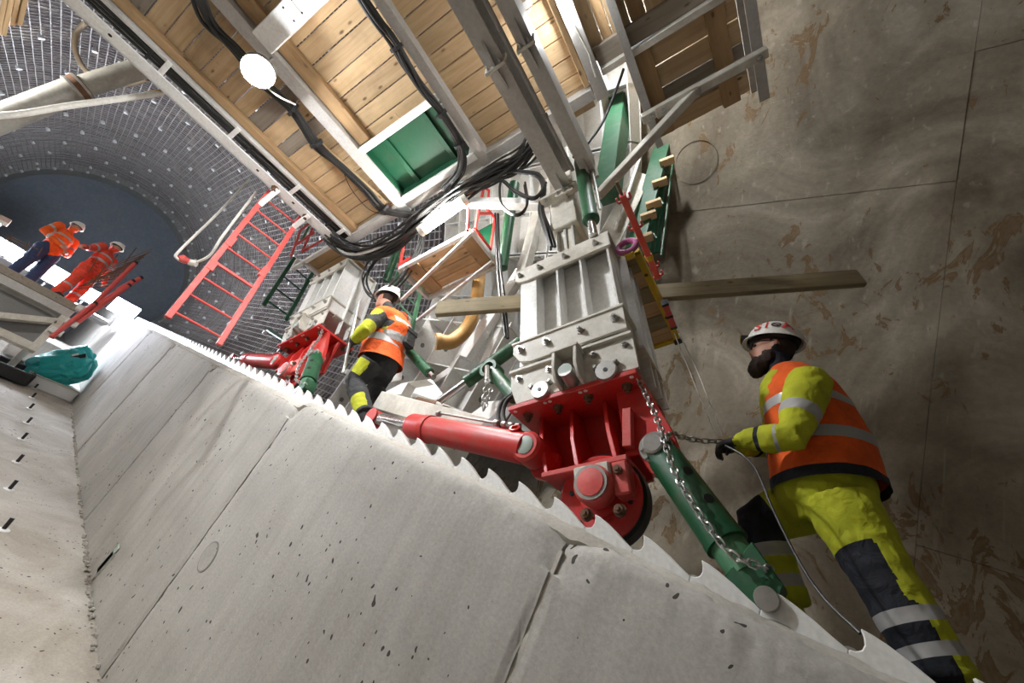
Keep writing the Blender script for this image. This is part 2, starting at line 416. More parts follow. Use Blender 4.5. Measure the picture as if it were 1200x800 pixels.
# floor of the channel
m = MB(); ND, NY = 150, 24
for i in range(ND+1):
    for a in range(NY+1):
        d = lerp(-5, 34, (i/ND)**1.4); y = lerp(-1.75, 1.75, a/NY)
        h = 0.010*noise.noise(V((d*2.3, y*5, 1))) + 0.006*noise.noise(V((d*9, y*11, 4)))
        m.v.append(B(d, y, FLJ + h))
for i in range(ND):
    for a in range(NY):
        q = i*(NY+1)+a; m.f.append((q, q+1, q+NY+2, q+NY+1))
tag(m.build('floor', 'floor_concrete'), 'pale sloping concrete channel floor with a row of anchor stubs', 'floor', kind='structure')
# concrete benches, cast in 2.7 m blocks
def bench(sgn, name, label):
    root = thing(name, label, 'wall', B(0, sgn*1.6, FLJ), kind='structure')
    d0 = 0.9 - 2.7*3
    for k in range(14):
        g0 = 0.022 if k > 4 else 0.009; g1 = 0.022 if k > 3 else 0.009
        a = d0 + 2.7*k + g0; b = d0 + 2.7*(k+1) - g1
        m = MB(); nd = 54 if not (0 < 0.9+2.7*(k-3)+2.8 < 9) or sgn > 0 else 170
        prof = [(0, -2.25)] + [(0, -2.0+0.06*q) for q in range(31)] + [(0, -0.12), (0, -0.07), (0, -0.03), (0.001, 0.01), (0.004, 0.045), (0.010, 0.072), (0.022, 0.092), (0.04, 0.104), (0.07, 0.110), (0.092, 0.11), (0.12, 0.05), (0.6, 0.05), (2.55, 0.05)]
        for i in range(nd+1):
            ii = i/nd; d = lerp(a, b, ii) if 0 < i < nd else (a if i == 0 else b); d = d + (0.012*noise.noise(V((i*0.9, k, 3))) if 0 else 0); e = min(abs(d-a), abs(d-b))
            for (q, j) in prof:
                dq = dj_ = 0.0
                if -0.13 < j:
                    nz = noise.noise(V((d*7, j*9, 5.0*sgn))) + 0.6*noise.noise(V((d*23, j*23, 9)))
                    kk = max(0.0, min(1.0, (j+0.06)/0.10))
                    if q > 0.1: kk = 0.0
                    n2 = noise.noise(V((d*37, j*31, 2.0))) + 0.6*noise.noise(V((d*71, j*60, 7)))
                    dq = kk*(0.006*nz + 0.007*n2 + 0.004); dj_ = kk*(0.010*nz + 0.009*n2)
                    if j > -0.05 and e < 0.20 and q < 0.1: dq += 0.034*(1-e/0.20)**2*(0.6+nz*0.4); dj_ -= 0.035*(1-e/0.20)**2
                    if q < 0.1 and j > -0.05 and d > 3.6: dj_ -= 0.055*(j+0.05)/0.15
                elif e < 0.03: dq = 0.008*(1+noise.noise(V((j*14, a, 2))))
                m.v.append(B(d, sgn*(1.6+q+dq), j+dj_))
        n = len(prof)
        for i in range(nd):
            for c in range(n-1):
                q = i*n+c; m.f.append((q, q+1, q+n+1, q+n))
        m.f.append(tuple(range(n))); m.f.append(tuple(nd*n+c for c in range(n)))
        m.build('concrete_block', 'bench_concrete', root)
        # darker recess behind the open joint
        dp = 0.788 if abs(b-0.9) < 0.1 else 0.72
        jm = MB(); jm.hexa(B(b+g1, sgn*2.4, -1.0), DV*(g1-0.001), YV*dp, JV*1.02); jm.build('joint_filler', 'mortar', root)
    return root
bench(-1, 'wall_bench_right', 'grey concrete side bench cast in long blocks below the toothed rack')
bench(1, 'wall_bench_left', 'concrete side bench on the far left behind the people platform')
# gritty mortar bed along the rack
m = MB(); nd = 420
for i in range(nd+1):
    d = lerp(-1.6, 16, (i/nd)**1.5)
    for c, (y, j) in enumerate([(-1.66, 0.05), (-1.635, 0.085), (-1.650, 0.112), (-1.668, 0.126), (-1.689, 0.132)]):
        nz = noise.noise(V((d*16, c*1.7, 3))) + 0.7*noise.noise(V((d*41, c*3.1, 8)))
        big = max(0, noise.noise(V((d*2.1, 0, 6))))
        m.v.append(B(d, y - 0.007*nz + (0.004 if c < 2 else 0), j + 0.012*nz + 0.014*big - 0.004 - (0.04 if d > 3.6 else 0)))
for i in range(nd):
    for c in range(4):
        q = i*5+c; m.f.append((q, q+1, q+6, q+5))
tag(m.build('mortar_bed', 'mortar'), 'crumbly pale mortar bed between bench edge and toothed rack', 'mortar', kind='stuff')
# crumbs in the corner of floor and bench
m = MB()
for i in range(420):
    d = 1.6 + 16*random.random()**1.6; s = random.uniform(0.006, 0.022)
    c = B(d, -1.6 + random.uniform(0.0, 0.035), FLJ + s*0.6)
    m.ell(c, V((s, 0, 0))*random.uniform(.7, 1.4), V((0, s, 0)), V((0, 0, s*.7)), 5, 3)
tag(m.build('grout_crumbs', 'mortar', smooth=False), 'grout crumbs along the corner of floor and bench', 'grout', kind='stuff')
# anchor stubs in the floor
for k, (px, py) in enumerate([(3, 621), (10, 574), (19, 542), (25, 515), (31, 496), (34, 479), (37, 466), (40, 455), (41, 447)]):
    P = PJ(px, py, FLJ)
    t = thing('anchor_stub', 'black anchor stub with pale collar in the floor, %s counted up from the bottom' % ['first', 'second', 'third', 'fourth', 'fifth', 'sixth', 'seventh', 'eighth', 'ninth'][k], 'anchor', P, 'anchor stubs along the channel floor')
    MB().lathe(P, JV, [(0.055, -0.02), (0.05, 0.008), (0.025, 0.014)], 10).build('grout_collar', 'tag_white', t)
    MB().cyl(P, P + JV*0.10 + DV*0.02, 0.017, 8).build('stub', 'black', t)
# formwork plug, groove shadow painted as a dark ring, and recessed box left in the bench face
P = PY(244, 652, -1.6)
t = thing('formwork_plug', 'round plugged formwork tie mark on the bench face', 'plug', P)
MB().lathe(P - YV*0.01, YV, [(0.0, 0.004), (0.085, 0.004), (0.088, 0.0125), (0.099, 0.0125), (0.101, 0.0)], 32).build('groove_shadow_ring', 'grey_dark', t)
MB().lathe(P - YV*0.012, YV, [(0.0, 0.0), (0.0885, 0.0), (0.0885, 0.0165), (0.0, 0.0165)], 32).build('plug', 'bench_concrete', t)
P0 = PY(112, 674, -1.6); P1 = PY(136, 646, -1.6)
t = thing('junction_recess', 'small chipped cast-in box recess low on the bench face', 'recess', P0)
dd = (P1-P0).normalized(); pp = dd.cross(YV).normalized()
MB().hexa((P0+P1)/2 - YV*0.004, dd*(P1-P0).length/2, pp*0.05, YV*0.012).build('frame', 'mortar', t, 0.004)
for k in (-0.5, 0.1, 0.62):
    MB().hexa((P0+P1)/2 + dd*(P1-P0).length/2*k + YV*0.008, dd*0.09, pp*0.035, YV*0.006).build('cover', 'pale_green' if k > 0 else 'bench_concrete', t, 0.003)

# ================================================================== REINFORCEMENT UPHILL
m = MB()
for i in range(150):
    d = 7.0 + i*0.165
    R = 4.28 + 0.02*noise.noise(V((d*3, 0, 0)))
    pts = [B(d + 0.02*noise.noise(V((a*0.5, d, 1))), -(R+0.02*noise.noise(V((a, d, 5))))*math.cos(math.radians(f)), JC + R*math.sin(math.radians(f))) for a, f in enumerate(range(-24, 206, 5))]
    m.tube(pts, 0.015, 4, False)
tag(m.build('rebar_rings', 'rebar', smooth=False), 'rows of curved reinforcement bars lining the upper shaft', 'rebar', kind='stuff')
m = MB()
for i in range(112):
    f = math.radians(-24 + i*229/111); R = 4.245
    pts = [B(d, -R*math.cos(f), JC + R*math.sin(f)) for d in [6.9 + 24.5*q/14 + 0.0 for q in range(15)]]
    pts = [p + V((0, 0.03*noise.noise(p*0.7), 0.03*noise.noise(p*0.7 + V((9, 9, 9))))) for p in pts]
    m.tube(pts, 0.012, 4, False)
tag(m.build('rebar_bars', 'rebar', smooth=False), 'straight lengthwise reinforcement bars tied to the shaft rings', 'rebar', kind='stuff')
capm = MB().lathe(V((0, 0, 0)), ZV, [(0.03, 0.12), (0.055, 0.07), (0.06, 0.0), (0.03, -0.01), (0.0, -0.012)], 12).mesh('anchor_cap'); capm.materials.append(MATS['tag_white'])
random.seed(3)
for i in range(11):
    for k in range(19):
        d = 8.4 + i*2.05 + random.uniform(-.1, .1); f = -18 + k*11.8 + (i % 2)*5.9
        if f > 196: continue
        ff = math.radians(f); P = B(d, -4.18*math.cos(ff), JC + 4.18*math.sin(ff)); inw = (B(d, 0, JC) - P).normalized()
        o = bpy.data.objects.new('rock_anchor', capm); COL.objects.link(o)
        o.matrix_world = Matrix.Translation(P) @ (-inw).to_track_quat('Z', 'Y').to_matrix().to_4x4()
        tag(o, 'pale round anchor cap on the reinforced shaft wall', 'anchor', 'anchor caps of the reinforced wall')
# ring at the top of the shaft and the tarpaulin closing it
EDN = 31.6
rg = thing('end_ring', 'studded ring around the grey tarpaulin at the top end', 'ring', B(EDN, 0, JC-4.3))
m = MB(); n = 96
for (r, d) in [(4.20, EDN-1.3), (4.45, EDN-1.5), (4.5, EDN+0.1), (4.16, EDN)]:
    for a in range(n):
        f = 2*math.pi*a/n; m.v.append(B(d, -r*math.cos(f), JC + r*math.sin(f)))
for i in range(4):
    for a in range(n):
        a2 = (a+1) % n; i2 = (i+1) % 4; m.f.append((i*n+a, i*n+a2, i2*n+a2, i2*n+a))
m.build('band', 'pipe_grey', rg)
for k in range(30):
    f = math.radians(-20 + k*7.6); P = B(EDN-1.42, -4.2*math.cos(f), JC + 4.2*math.sin(f))
    m = MB(); m.ell(P, V((.07, 0, 0)), V((0, .07, 0)), V((0, 0, .07)), 8, 5); m.build('stud', 'tag_white', rg)
m = MB(); nr, na = 16, 64
for i in range(nr+1):
    for a in range(na):
        r = 4.22*i/nr; f = 2*math.pi*a/na; y = -r*math.cos(f); j = JC + r*math.sin(f)
        m.v.append(B(EDN - 0.25*(1-(r/4.22)**2) + 0.07*noise.noise(V((y*0.8 + j*0.5, j*0.4, 0))) + 0.04*noise.noise(V((y*3, j*0.8, 2))), y, j))
for i in range(nr):
    for a in range(na):
        a2 = (a+1) % na; m.f.append((i*na+a, i*na+a2, (i+1)*na+a2, (i+1)*na+a))
tag(m.build('tarpaulin', 'tarp'), 'slack blue-grey tarpaulin closing the top of the shaft', 'tarpaulin')

# ================================================================== RACK
PITCH = 0.2126
toothp = [(0.0, .207), (-.009, .19), (-.013, .172), (-.009, .156), (.004, .146), (.018, .144), (.018, .06), (-.1946, .06), (-.1946, .142), (-.16, .155), (-.11, .177), (-.06, .195), (-.025, .204)]
tooth_me = MB().prism([B(d, 0, j) for d, j in toothp], YV*-0.032).mesh('tooth', 0.003, False); tooth_me.materials.append(MATS['white'])
pin_me = MB().cyl(B(0, 0, 0), B(0, -0.10, 0), 0.030, 14).mesh('cross_pin'); pin_me.materials.append(MATS['steel'])
ords = ['lowest', 'second', 'third', 'fourth', 'fifth', 'sixth', 'seventh', 'eighth', 'ninth', 'tenth']
for s in range(10):
    dtop = 0.226 + PITCH*(2 + 8*(s-0)) - PITCH*0 - PITCH*3
    dtop = 0.226 + PITCH*(8*s + 1)
    dlow = dtop - PITCH*8
    t = thing('rack_rail', 'white toothed rack length on the bench edge, %s from the lower right corner' % ords[s], 'rack', B(dlow, -1.69, 0.05), 'rack lengths on the right bench')
    o0 = V(t['_org'])
    MB().prism([B(dlow+0.02, -1.69, 0.02), B(dtop+0.016, -1.69, 0.02), B(dtop+0.016, -1.69, 0.075), B(dlow+0.02, -1.69, 0.075)], YV*-0.030).build('plate', 'white_dirty', t, 0.003)
    MB().hexa(B((dlow+dtop)/2, -1.90, 0.098), DV*(PITCH*4-0.003), YV*0.095, JV*0.034).build('rail_bed', 'steel', t, 0.004)
    for k in range(8):
        d = dtop - PITCH*k
        o = bpy.data.objects.new('tooth', tooth_me); COL.objects.link(o); o.parent = t; o.location = B(d, -1.69, 0) - o0
        o = bpy.data.objects.new('cross_pin', pin_me); COL.objects.link(o); o.parent = t; o.location = B(d+0.012, -1.722, 0.125) - o0
# ================================================================== CARRIAGE: LEG UNIT (front one built, uphill one copied)
YF = -1.75
UNITS = []
def plate_xz(poly, y, t):      # polygon in x,z at depth y, thickness t going away
    return MB().prism([V((x, y, z)) for x, z in poly], YV*-t)
# --- white leg
leg = thing('support_pylon', 'white ribbed steel carriage leg standing over the lower red wheel bracket', 'pylon', V((0.74, -2.0, 1.29)), 'support pylons')
MB().box(0.41, 1.07, -2.20, -1.885, 1.52, 2.40).build('core_box', 'grey_paint', leg, 0.004)
MB().box(0.41, 1.06, -1.887, -1.868, 1.53, 2.42).build('face_plate', 'white', leg, 0.002)
MB().box(0.945, 1.065, YF-0.022, YF-0.004, 1.56, 2.40).build('corner_flange', 'white', leg, 0.002)
for x in (0.945, 0.775, 0.60, 0.405):
    MB().box(x-0.008, x+0.008, -1.872, YF-0.004, 1.53, 2.42).build('rib', 'white', leg, 0.002)
m = plate_xz([(0.375, 2.31), (1.00, 2.31), (1.07, 2.325), (1.105, 2.36), (1.105, 2.455), (0.375, 2.44)], YF+0.015, 0.022); m.build('top_flange', 'white_dirty', leg, 0.003)
MB().box(0.37, 1.11, -2.22, YF+0.015, 2.435, 2.46).build('cap_plate', 'white_dirty', leg, 0.003)
bolts(leg, [V((x, YF+0.015, z)) for x, z in ((1.06, 2.39), (0.90, 2.385), (0.70, 2.38), (0.47, 2.375))], YV, 0.016, 0.024)
m = plate_xz([(0.375, 1.56), (0.98, 1.56), (1.05, 1.585), (1.10, 1.66), (1.10, 1.735), (0.375, 1.725)], YF+0.02, 0.022); m.build('bottom_flange', 'white_dirty', leg, 0.003)
MB().box(0.37, 1.105, -2.22, YF+0.03, 1.725, 1.742).build('flange_lip', 'white_dirty', leg, 0.002)
bolts(leg, [V((x, YF+0.02, z)) for x, z in ((1.04, 1.67), (0.86, 1.66), (0.64, 1.655), (0.43, 1.65))], YV, 0.018, 0.028)
m = plate_xz([(0.36, 1.30), (1.08, 1.30), (1.12, 1.42), (1.12, 1.52), (0.36, 1.515)], YF+0.0, 0.024); m.build('lower_flange', 'white_dirty', leg, 0.003)
MB().box(0.36, 1.12, -2.22, YF+0.022, 1.515, 1.535).build('lower_lip', 'white_dirty', leg, 0.002)
bolts(leg, [V((x, YF, z)) for x, z in ((1.06, 1.47), (0.86, 1.465), (0.585, 1.465), (0.41, 1.465))], YV, 0.015, 0.02)
for (px, py, r) in ((633, 457, 0.055), (710, 434, 0.060)):
    P = PY(px, py, YF+0.02)
    dsc = MB().lathe(P - YV*0.02, YV, [(r, 0), (r, 0.022), (r*0.93, 0.03), (0.0, 0.03)], 30).build('eccentric_disc', 'steel', leg)
    MB().lathe(P + YV*0.011, YV, [(0.012, 0), (0.012, 0.002), (0.0, 0.002)], 12).build('centre_hole', 'black', dsc)
    for s in (0, 1):
        q = P + XV*(-0.05 + 0.1*s)*1.15 + ZV*0.04
        MB().lathe(q - YV*0.02, YV, [(0.014, 0), (0.014, 0.03), (0.008, 0.034)], 8).build('locking_screw', 'steel', dsc)
P = PY(665, 437, YF+0.06)
for dx in (-0.075, 0.055):
    MB().prism([V((P.x+dx, -1.80, P.z+0.15)), V((P.x+dx, -1.66, P.z+0.15)), V((P.x+dx, -1.645, P.z+0.02)), V((P.x+dx, -1.68, P.z-0.05)), V((P.x+dx, -1.80, P.z-0.07))], XV*0.02).build('clevis_cheek', 'white_dirty', leg, 0.003)
MB().box(P.x-0.085, P.x+0.085, -1.80, -1.655, P.z+0.145, P.z+0.165).build('clevis_roof', 'white_dirty', leg, 0.003)
cp = MB().cyl(P - YV*0.10 + ZV*-0.03, P + YV*0.03 + ZV*0.0, 0.042, 20).build('clevis_pin', 'steel', leg)
MB().cyl(P + YV*0.028, P + YV*0.034, 0.041, 20).build('pin_cap', 'pale_green', cp)
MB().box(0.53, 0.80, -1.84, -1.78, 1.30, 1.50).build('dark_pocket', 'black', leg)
# side of the leg: lattice posts
MB().box(0.395, 0.41, -2.20, -1.86, 1.53, 2.42).build('side_plate', 'white', leg, 0.002)
for y in (-2.21, -2.09, -1.97):
    MB().box(0.34, 0.40, y-0.008, y+0.008, 1.30, 2.42).build('side_rib', 'white', leg, 0.002)
MB().box(0.335, 0.40, -2.22, -1.86, 1.50, 1.52).build('side_lip', 'white_dirty', leg, 0.002)
for k in range(5):
    MB().lathe(V((0.336, -2.15+0.02*k, 1.42)), -XV, [(0.008, 0), (0.008, 0.004), (0, 0.004)], 8).build('side_bolt', 'steel', leg)
UNITS.append(leg)
# --- red bracket
br = thing('wheel_bracket', 'big red ribbed wheel bracket bolted under the lower white leg', 'wheel bracket', V((0.74, -1.95, 0.5)), 'wheel brackets')
MB().box(0.375, 1.125, -2.24, YF+0.012, 1.262, 1.292).build('top_plate', 'red', br, 0.004)
bolts(br, [V((x, -1.80+dy, 1.262)) for x, dy in ((1.045, -0.03), (0.855, -0.03), (0.67, -0.02), (0.455, -0.02), (1.045, -0.36), (0.455, -0.36))], -ZV, 0.02, 0.03, 'rust_steel')
for x in (1.09, 0.90, 0.87, 0.69, 0.66, 0.41):
    MB().lathe(V((x, YF-0.012, 1.262)), -ZV, [(0.011, 0), (0.011, 0.002), (0, 0.002)], 10).build('plate_hole', 'tag_white', br)
MB().prism([V((1.10, -2.04, 1.262)), V((0.40, -2.04, 1.262)), V((0.47, -2.04, 0.845)), V((0.92, -2.04, 0.845))], YV*-0.03).build('back_web', 'red', br, 0.003)
for (xt, xb) in ((0.985, 0.90), (0.795, 0.735), (0.60, 0.545)):
    MB().prism([V((xt, -1.895, 1.262)), V((xt, -2.05, 1.262)), V((xb, -2.05, 0.86)), V((xb, -1.775, 0.86)), V((xb+(xt-xb)*.45, -1.80, 1.03))], XV*0.022).build('rib', 'red', br, 0.003)
MB().box(0.50, 0.935, -2.08, -1.765, 0.845, 0.872).build('bottom_plate', 'pink_red', br, 0.004)
# right cheek with weld pad and ear
MB().prism([V((0.53, -1.86, 1.262)), V((0.375, -1.86, 1.262)), V((0.30, -1.86, 1.00)), V((0.283, -1.86, 0.86)), V((0.31, -1.86, 0.785)), V((0.365, -1.86, 0.762)), V((0.43, -1.86, 0.80)), V((0.47, -1.86, 0.90)), V((0.53, -1.86, 0.90))], YV*-0.045).build('ear_plate', 'red', br, 0.004)
MB().bar(V((0.475, -1.835, 1.13)), V((0.505, -1.835, 0.93)), 0.045, 0.05, YV).build('weld_pad', 'pink_red', br, 0.004)
P = PY(770, 526, -1.84)
pn = MB().lathe(P - YV*0.1, YV, [(0.050, 0), (0.050, 0.11), (0.075, 0.112), (0.075, 0.125), (0.05, 0.125), (0.048, 0.17), (0.040, 0.178), (0, 0.178)], 28).build('ear_pin', 'steel', br)
for k in range(9):
    a = 2*math.pi*k/9; q = P + V((math.cos(a)*0.064, 0.027, math.sin(a)*0.064))
    if k % 4 == 0: MB().lathe(q, YV, [(0.009, -0.005), (0.009, 0.01), (0, 0.01)], 6).build('lock_bolt', 'steel', pn)
# left lug for the cylinder
MB().prism([V((0.90, -1.90, 1.02)), V((1.05, -1.90, 1.10)), V((1.09, -1.90, 1.0)), V((1.05, -1.90, 0.92)), V((0.93, -1.90, 0.87))], YV*-0.04).build('cylinder_lug', 'red', br, 0.004)
# bearing block
bc = PY(690, 563, -1.70)
bb = MB(); bb.box(bc.x-0.085, bc.x+0.085, -1.83, -1.735, bc.z-0.02, 0.845)
bb.build('bearing_block', 'white_dirty', br, 0.006)
cap = MB().lathe(V((bc.x, -1.80, bc.z)), YV, [(0.092, 0), (0.092, 0.06), (0.082, 0.075), (0.066, 0.075), (0.062, 0.092), (0.0, 0.098)], 32).build('bearing_cap', 'pink_red', br)
MB().lathe(V((bc.x, -1.725, bc.z)), YV, [(0.078, 0), (0.078, 0.012), (0.066, 0.012)], 32).build('cap_ring', 'steel', cap)
MB().box(bc.x-0.16, bc.x-0.085, -1.86, -1.76, bc.z-0.06, 0.845).build('bearing_cheek', 'pink_red', br, 0.008)
bolts(br, [V((bc.x-0.12, -1.77, 0.80)), V((bc.x+0.05, -1.77, 0.635)), V((bc.x-0.10, -1.77, 0.63))], YV, 0.02, 0.03, 'rust_steel')
UNITS.append(br)
# --- wheel
wc = V((bc.x+0.012, -1.87, bc.z-0.022))
whl = MB().lathe(wc, YV, [(0.0, -0.05), (0.17, -0.05), (0.17, -0.02), (0.200, -0.02), (0.200, 0.022), (0.195, 0.025), (0.10, 0.015), (0.09, 0.03), (0.0, 0.03)], 56).build('wheel', 'red', br)
MB().lathe(wc, YV, [(0.201, -0.075), (0.213, -0.065), (0.213, 0.006), (0.201, 0.020), (0.18, 0.020), (0.18, -0.075)], 56).build('tread', 'rubber', whl)
for k in range(6):
    a = math.pi*2*k/6+0.3; MB().lathe(wc + V((math.cos(a)*0.145, 0.021, math.sin(a)*0.145)), YV, [(0.012, 0), (0.012, 0.004), (0, 0.004)], 10).build('disc_hole', 'black', whl)
# --- red hydraulic cylinder along the rack
e0 = PY(622, 527, -1.80); e1 = PY(440, 490, -1.80); ax = (e1-e0).normalized(); Lc = (e1-e0).length
cy = thing('hydraulic_cylinder', 'long red hydraulic cylinder with chrome rod lying over the rack teeth', 'hydraulic cylinder', e0, 'red push cylinders')
b1 = PY(482, 500, -1.80); Lb = (b1-e0).length
MB().lathe(e0, ax, [(0.05, 0.0), (0.085, 0.03), (0.085, Lb-0.02), (0.078, Lb), (0.045, Lb)], 32).build('barrel', 'red', cy)
MB().lathe(e0 + ax*(Lb-0.20), ax, [(0.086, 0), (0.092, 0.004), (0.092, 0.05), (0.086, 0.055)], 32).build('barrel_collar', 'red', cy)
MB().cyl(e0 + ax*(Lb-0.02), e1, 0.042, 24).build('rod', 'chrome', cy)
MB().lathe(e0 - YV*0.06, YV, [(0.085, 0), (0.085, 0.11), (0.07, 0.125), (0.05, 0.125)], 30).build('eye', 'red', cy)
MB().lathe(e0 + YV*0.0, YV, [(0.05, 0), (0.05, 0.069), (0.044, 0.072), (0, 0.072)], 26).build('eye_pin', 'pale_green', cy)
MB().lathe(e1 - YV*0.05, YV, [(0.06, 0), (0.06, 0.10)], 20).build('rod_eye', 'red', cy)
upd = (ZV - ax*ax.dot(ZV)).normalized()
port = e0 + ax*0.12 + upd*0.07 + YV*0.02
MB().lathe(port, (upd*0.6+YV*0.8).normalized(), [(0.032, 0), (0.032, 0.035), (0.02, 0.035), (0.018, 0.01)], 16).build('port', 'red', cy)
MB().tube([e0 + ax*(Lb-0.20) + upd*0.12, e0 + ax*0.30 + upd*0.115], 0.008, 8).build('feed_pipe', 'steel', cy)
for t_ in (0.30, 0.24, 0.19, 0.14, Lb-0.2):
    MB().lathe(e0 + ax*t_ + upd*0.115, ax, [(0.014, -0.018), (0.02, -0.012), (0.02, 0.012), (0.014, 0.018)], 8).build('pipe_fitting', 'steel', cy)
UNITS.append(cy)
# --- hydraulic hoses at the bracket
ho = thing('hydraulic_hose', 'short black hydraulic hoses looping above the lower red cylinder', 'hose', PY(605, 500, -1.82), 'hydraulic hoses')
for k in range(2):
    a = PY(600+4*k, 462, -1.9); b_ = PY(598+8*k, 510, -1.82)
    MB().tube(bez(a, a+V((0.12, 0.0, -0.02)), b_+V((0.13, 0, 0.1)), b_, 16), 0.014, 8).build('hose', 'rubber', ho)
    MB().cyl(b_, b_+V((0.02, 0, 0.07)), 0.018, 8).build('ferrule', 'steel', ho)
UNITS.append(ho)
# --- green adjustable strut down to the rack
g0 = PY(772, 527, -1.86); g1 = PY(888, 688, -1.76); ga = (g1-g0).normalized(); Lg = (g1-g0).length
st = thing('support_strut', 'green telescopic support strut from lower bracket ear down to the rack teeth', 'strut', g1, 'green support struts')
MB().tube([g0, g0+ga*0.10], [0.07, 0.075], 24).build('strut_head', 'green', st)
MB().tube([g0+ga*0.06, g0+ga*Lg*0.74], 0.076, 28).build('outer_tube', 'green', st)
MB().tube([g0+ga*Lg*0.72, g0+ga*Lg*0.76], 0.079, 28).build('tube_collar', 'green', st)
MB().tube([g0+ga*Lg*0.70, g0+ga*Lg*0.93], 0.064, 28).build('inner_tube', 'green_light', st)
side = ga.cross(YV).normalized()
for q in (0.30, 0.52):
    c = g0+ga*Lg*q + (YV*0.8 - side*0.6).normalized()*0.0755
    MB().lathe(c, (YV*0.8 - side*0.6).normalized(), [(0.02, -0.02), (0.02, 0.004), (0, 0.004)], 14).build('strut_hole', 'black', st)
sh = side if side.z > 0 else -side
MB().prism([g1+sh*0.075-ga*0.11+YV*0.06, g1-sh*0.07-ga*0.06+YV*0.06, g1-sh*0.06+ga*0.05+YV*0.06, g1+sh*0.0+ga*0.085+YV*0.06, g1+sh*0.07+ga*0.04+YV*0.06], YV*-0.12).build('foot_clevis', 'green', st, 0.004)
pc = PY(898, 701, -1.67)
MB().lathe(pc - YV*0.1, YV, [(0.035, 0), (0.035, 0.10), (0.033, 0.105), (0, 0.106)], 26).build('foot_pin', 'steel', st)
UNITS.append(st)
# --- chain
def link_mesh(L=0.034, W=0.022, r=0.0042):
    pts = []
    for k in range(14):
        a = 2*math.pi*k/14; x = math.cos(a)*W/2; z = math.sin(a)*W/2 + (L-W)/2*(1 if math.sin(a) >= 0 else -1)
        pts.append(V((x, 0, z)))
    return MB().tube(pts, r, 6, False, True).mesh('link')
LINK = link_mesh(0.036, 0.024, 0.0042); LINK.materials.append(MATS['steel'])
def chain(path, label, group='chains'):
    t = thing('chain', label, 'chain', path[-1], group); o0 = path[-1]
    seg = [(path[i+1]-path[i]).length for i in range(len(path)-1)]; tot = sum(seg); n = int(tot/0.0275)
    for k in range(n):
        s = (k+0.5)/n*tot; i = 0
        while i < len(seg)-1 and s > seg[i]: s -= seg[i]; i += 1
        p = path[i] + (path[i+1]-path[i])*(s/seg[i]); d = (path[i+1]-path[i]).normalized()
        q = d.to_track_quat('Z', 'Y').to_matrix().to_4x4() @ Matrix.Rotation(math.pi/2*(k % 2)+0.5, 4, 'Z')
        o = bpy.data.objects.new('link', LINK); COL.objects.link(o); o.parent = t; o.matrix_basis = Matrix.Translation(p-o0) @ q
    return t
ch = chain(smooth_path([PY(742, 432, -1.80), PY(758, 465, -1.80), PY(772, 496, -1.76), PY(790, 550, -1.70), PY(812, 590, -1.67), PY(840, 630, -1.665), PY(862, 652, -1.66), PY(885, 661, -1.67), PY(905, 668, -1.72)], 6), 'slack steel chain hanging along the lower green strut')
UNITS.append(ch)
# --- the uphill unit
SH = V((3.30, -0.02, 1.862))
rear = ['white ribbed steel carriage leg behind the worker in dark trousers', 'red ribbed wheel bracket beside the legs of the worker in dark trousers',
        'pinkish red hydraulic cylinder left of the upper wheel bracket',
        'short black hydraulic hoses above the upper red cylinder', 'pale green support strut beside the shin of the worker in dark trousers',
        'steel chain hanging in front of the upper red bracket']
for o, lb in zip(UNITS, rear):
    c = copy_tree(o, None, SH); c['label'] = lb

# ================================================================== COLUMN, GIRDERS, BRACES
co = thing('telescopic_column', 'worn white telescopic column rising from the lower leg to the deck girders', 'column', V((0.74, -1.95, 2.46)))
MB().box(0.645, 0.815, -2.04, -1.87, 2.46, 3.2).build('inner_tube', 'white_dirty', co, 0.006)
for x in (0.665, 0.73, 0.795):
    MB().box(x-0.010, x+0.010, -1.872, -1.855, 2.50, 2.95).build('guide_strip', 'grey_paint', co, 0.002)
MB().box(0.635, 0.825, -1.872, -1.848, 2.47, 2.56).build('guide_foot', 'white_dirty', co, 0.004)
MB().box(0.615, 0.835, -2.06, -1.84, 2.93, 4.20).build('sleeve', 'white_dirty', co, 0.008)
MB().box(0.605, 0.845, -2.07, -1.825, 2.90, 3.10).build('collar', 'white_dirty', co, 0.008)
MB().box(0.55, 0.89, -1.83, -1.74, 3.28, 3.31).build('girder_seat', 'white_dirty', co, 0.004)
bolts(co, [V((x, -1.76, 3.28)) for x in (0.60, 0.72, 0.84)], -ZV, 0.014, 0.02)
def channel(name, x0, x1, y0, y1, z0, z1, open_dir, mat, parent, t=0.016, bottom=0.02):
    """transverse channel beam: bottom flange, top flange, web"""
    m = MB(); m.box(x0, x1, y0, y1, z0, z0+bottom); m.box(x0, x1, y0, y1, z1-bottom, z1)
    if open_dir > 0: m.box(x0, x0+t, y0, y1, z0+bottom, z1-bottom)
    else: m.box(x1-t, x1, y0, y1, z0+bottom, z1-bottom)
    return m.build(name, mat, parent)
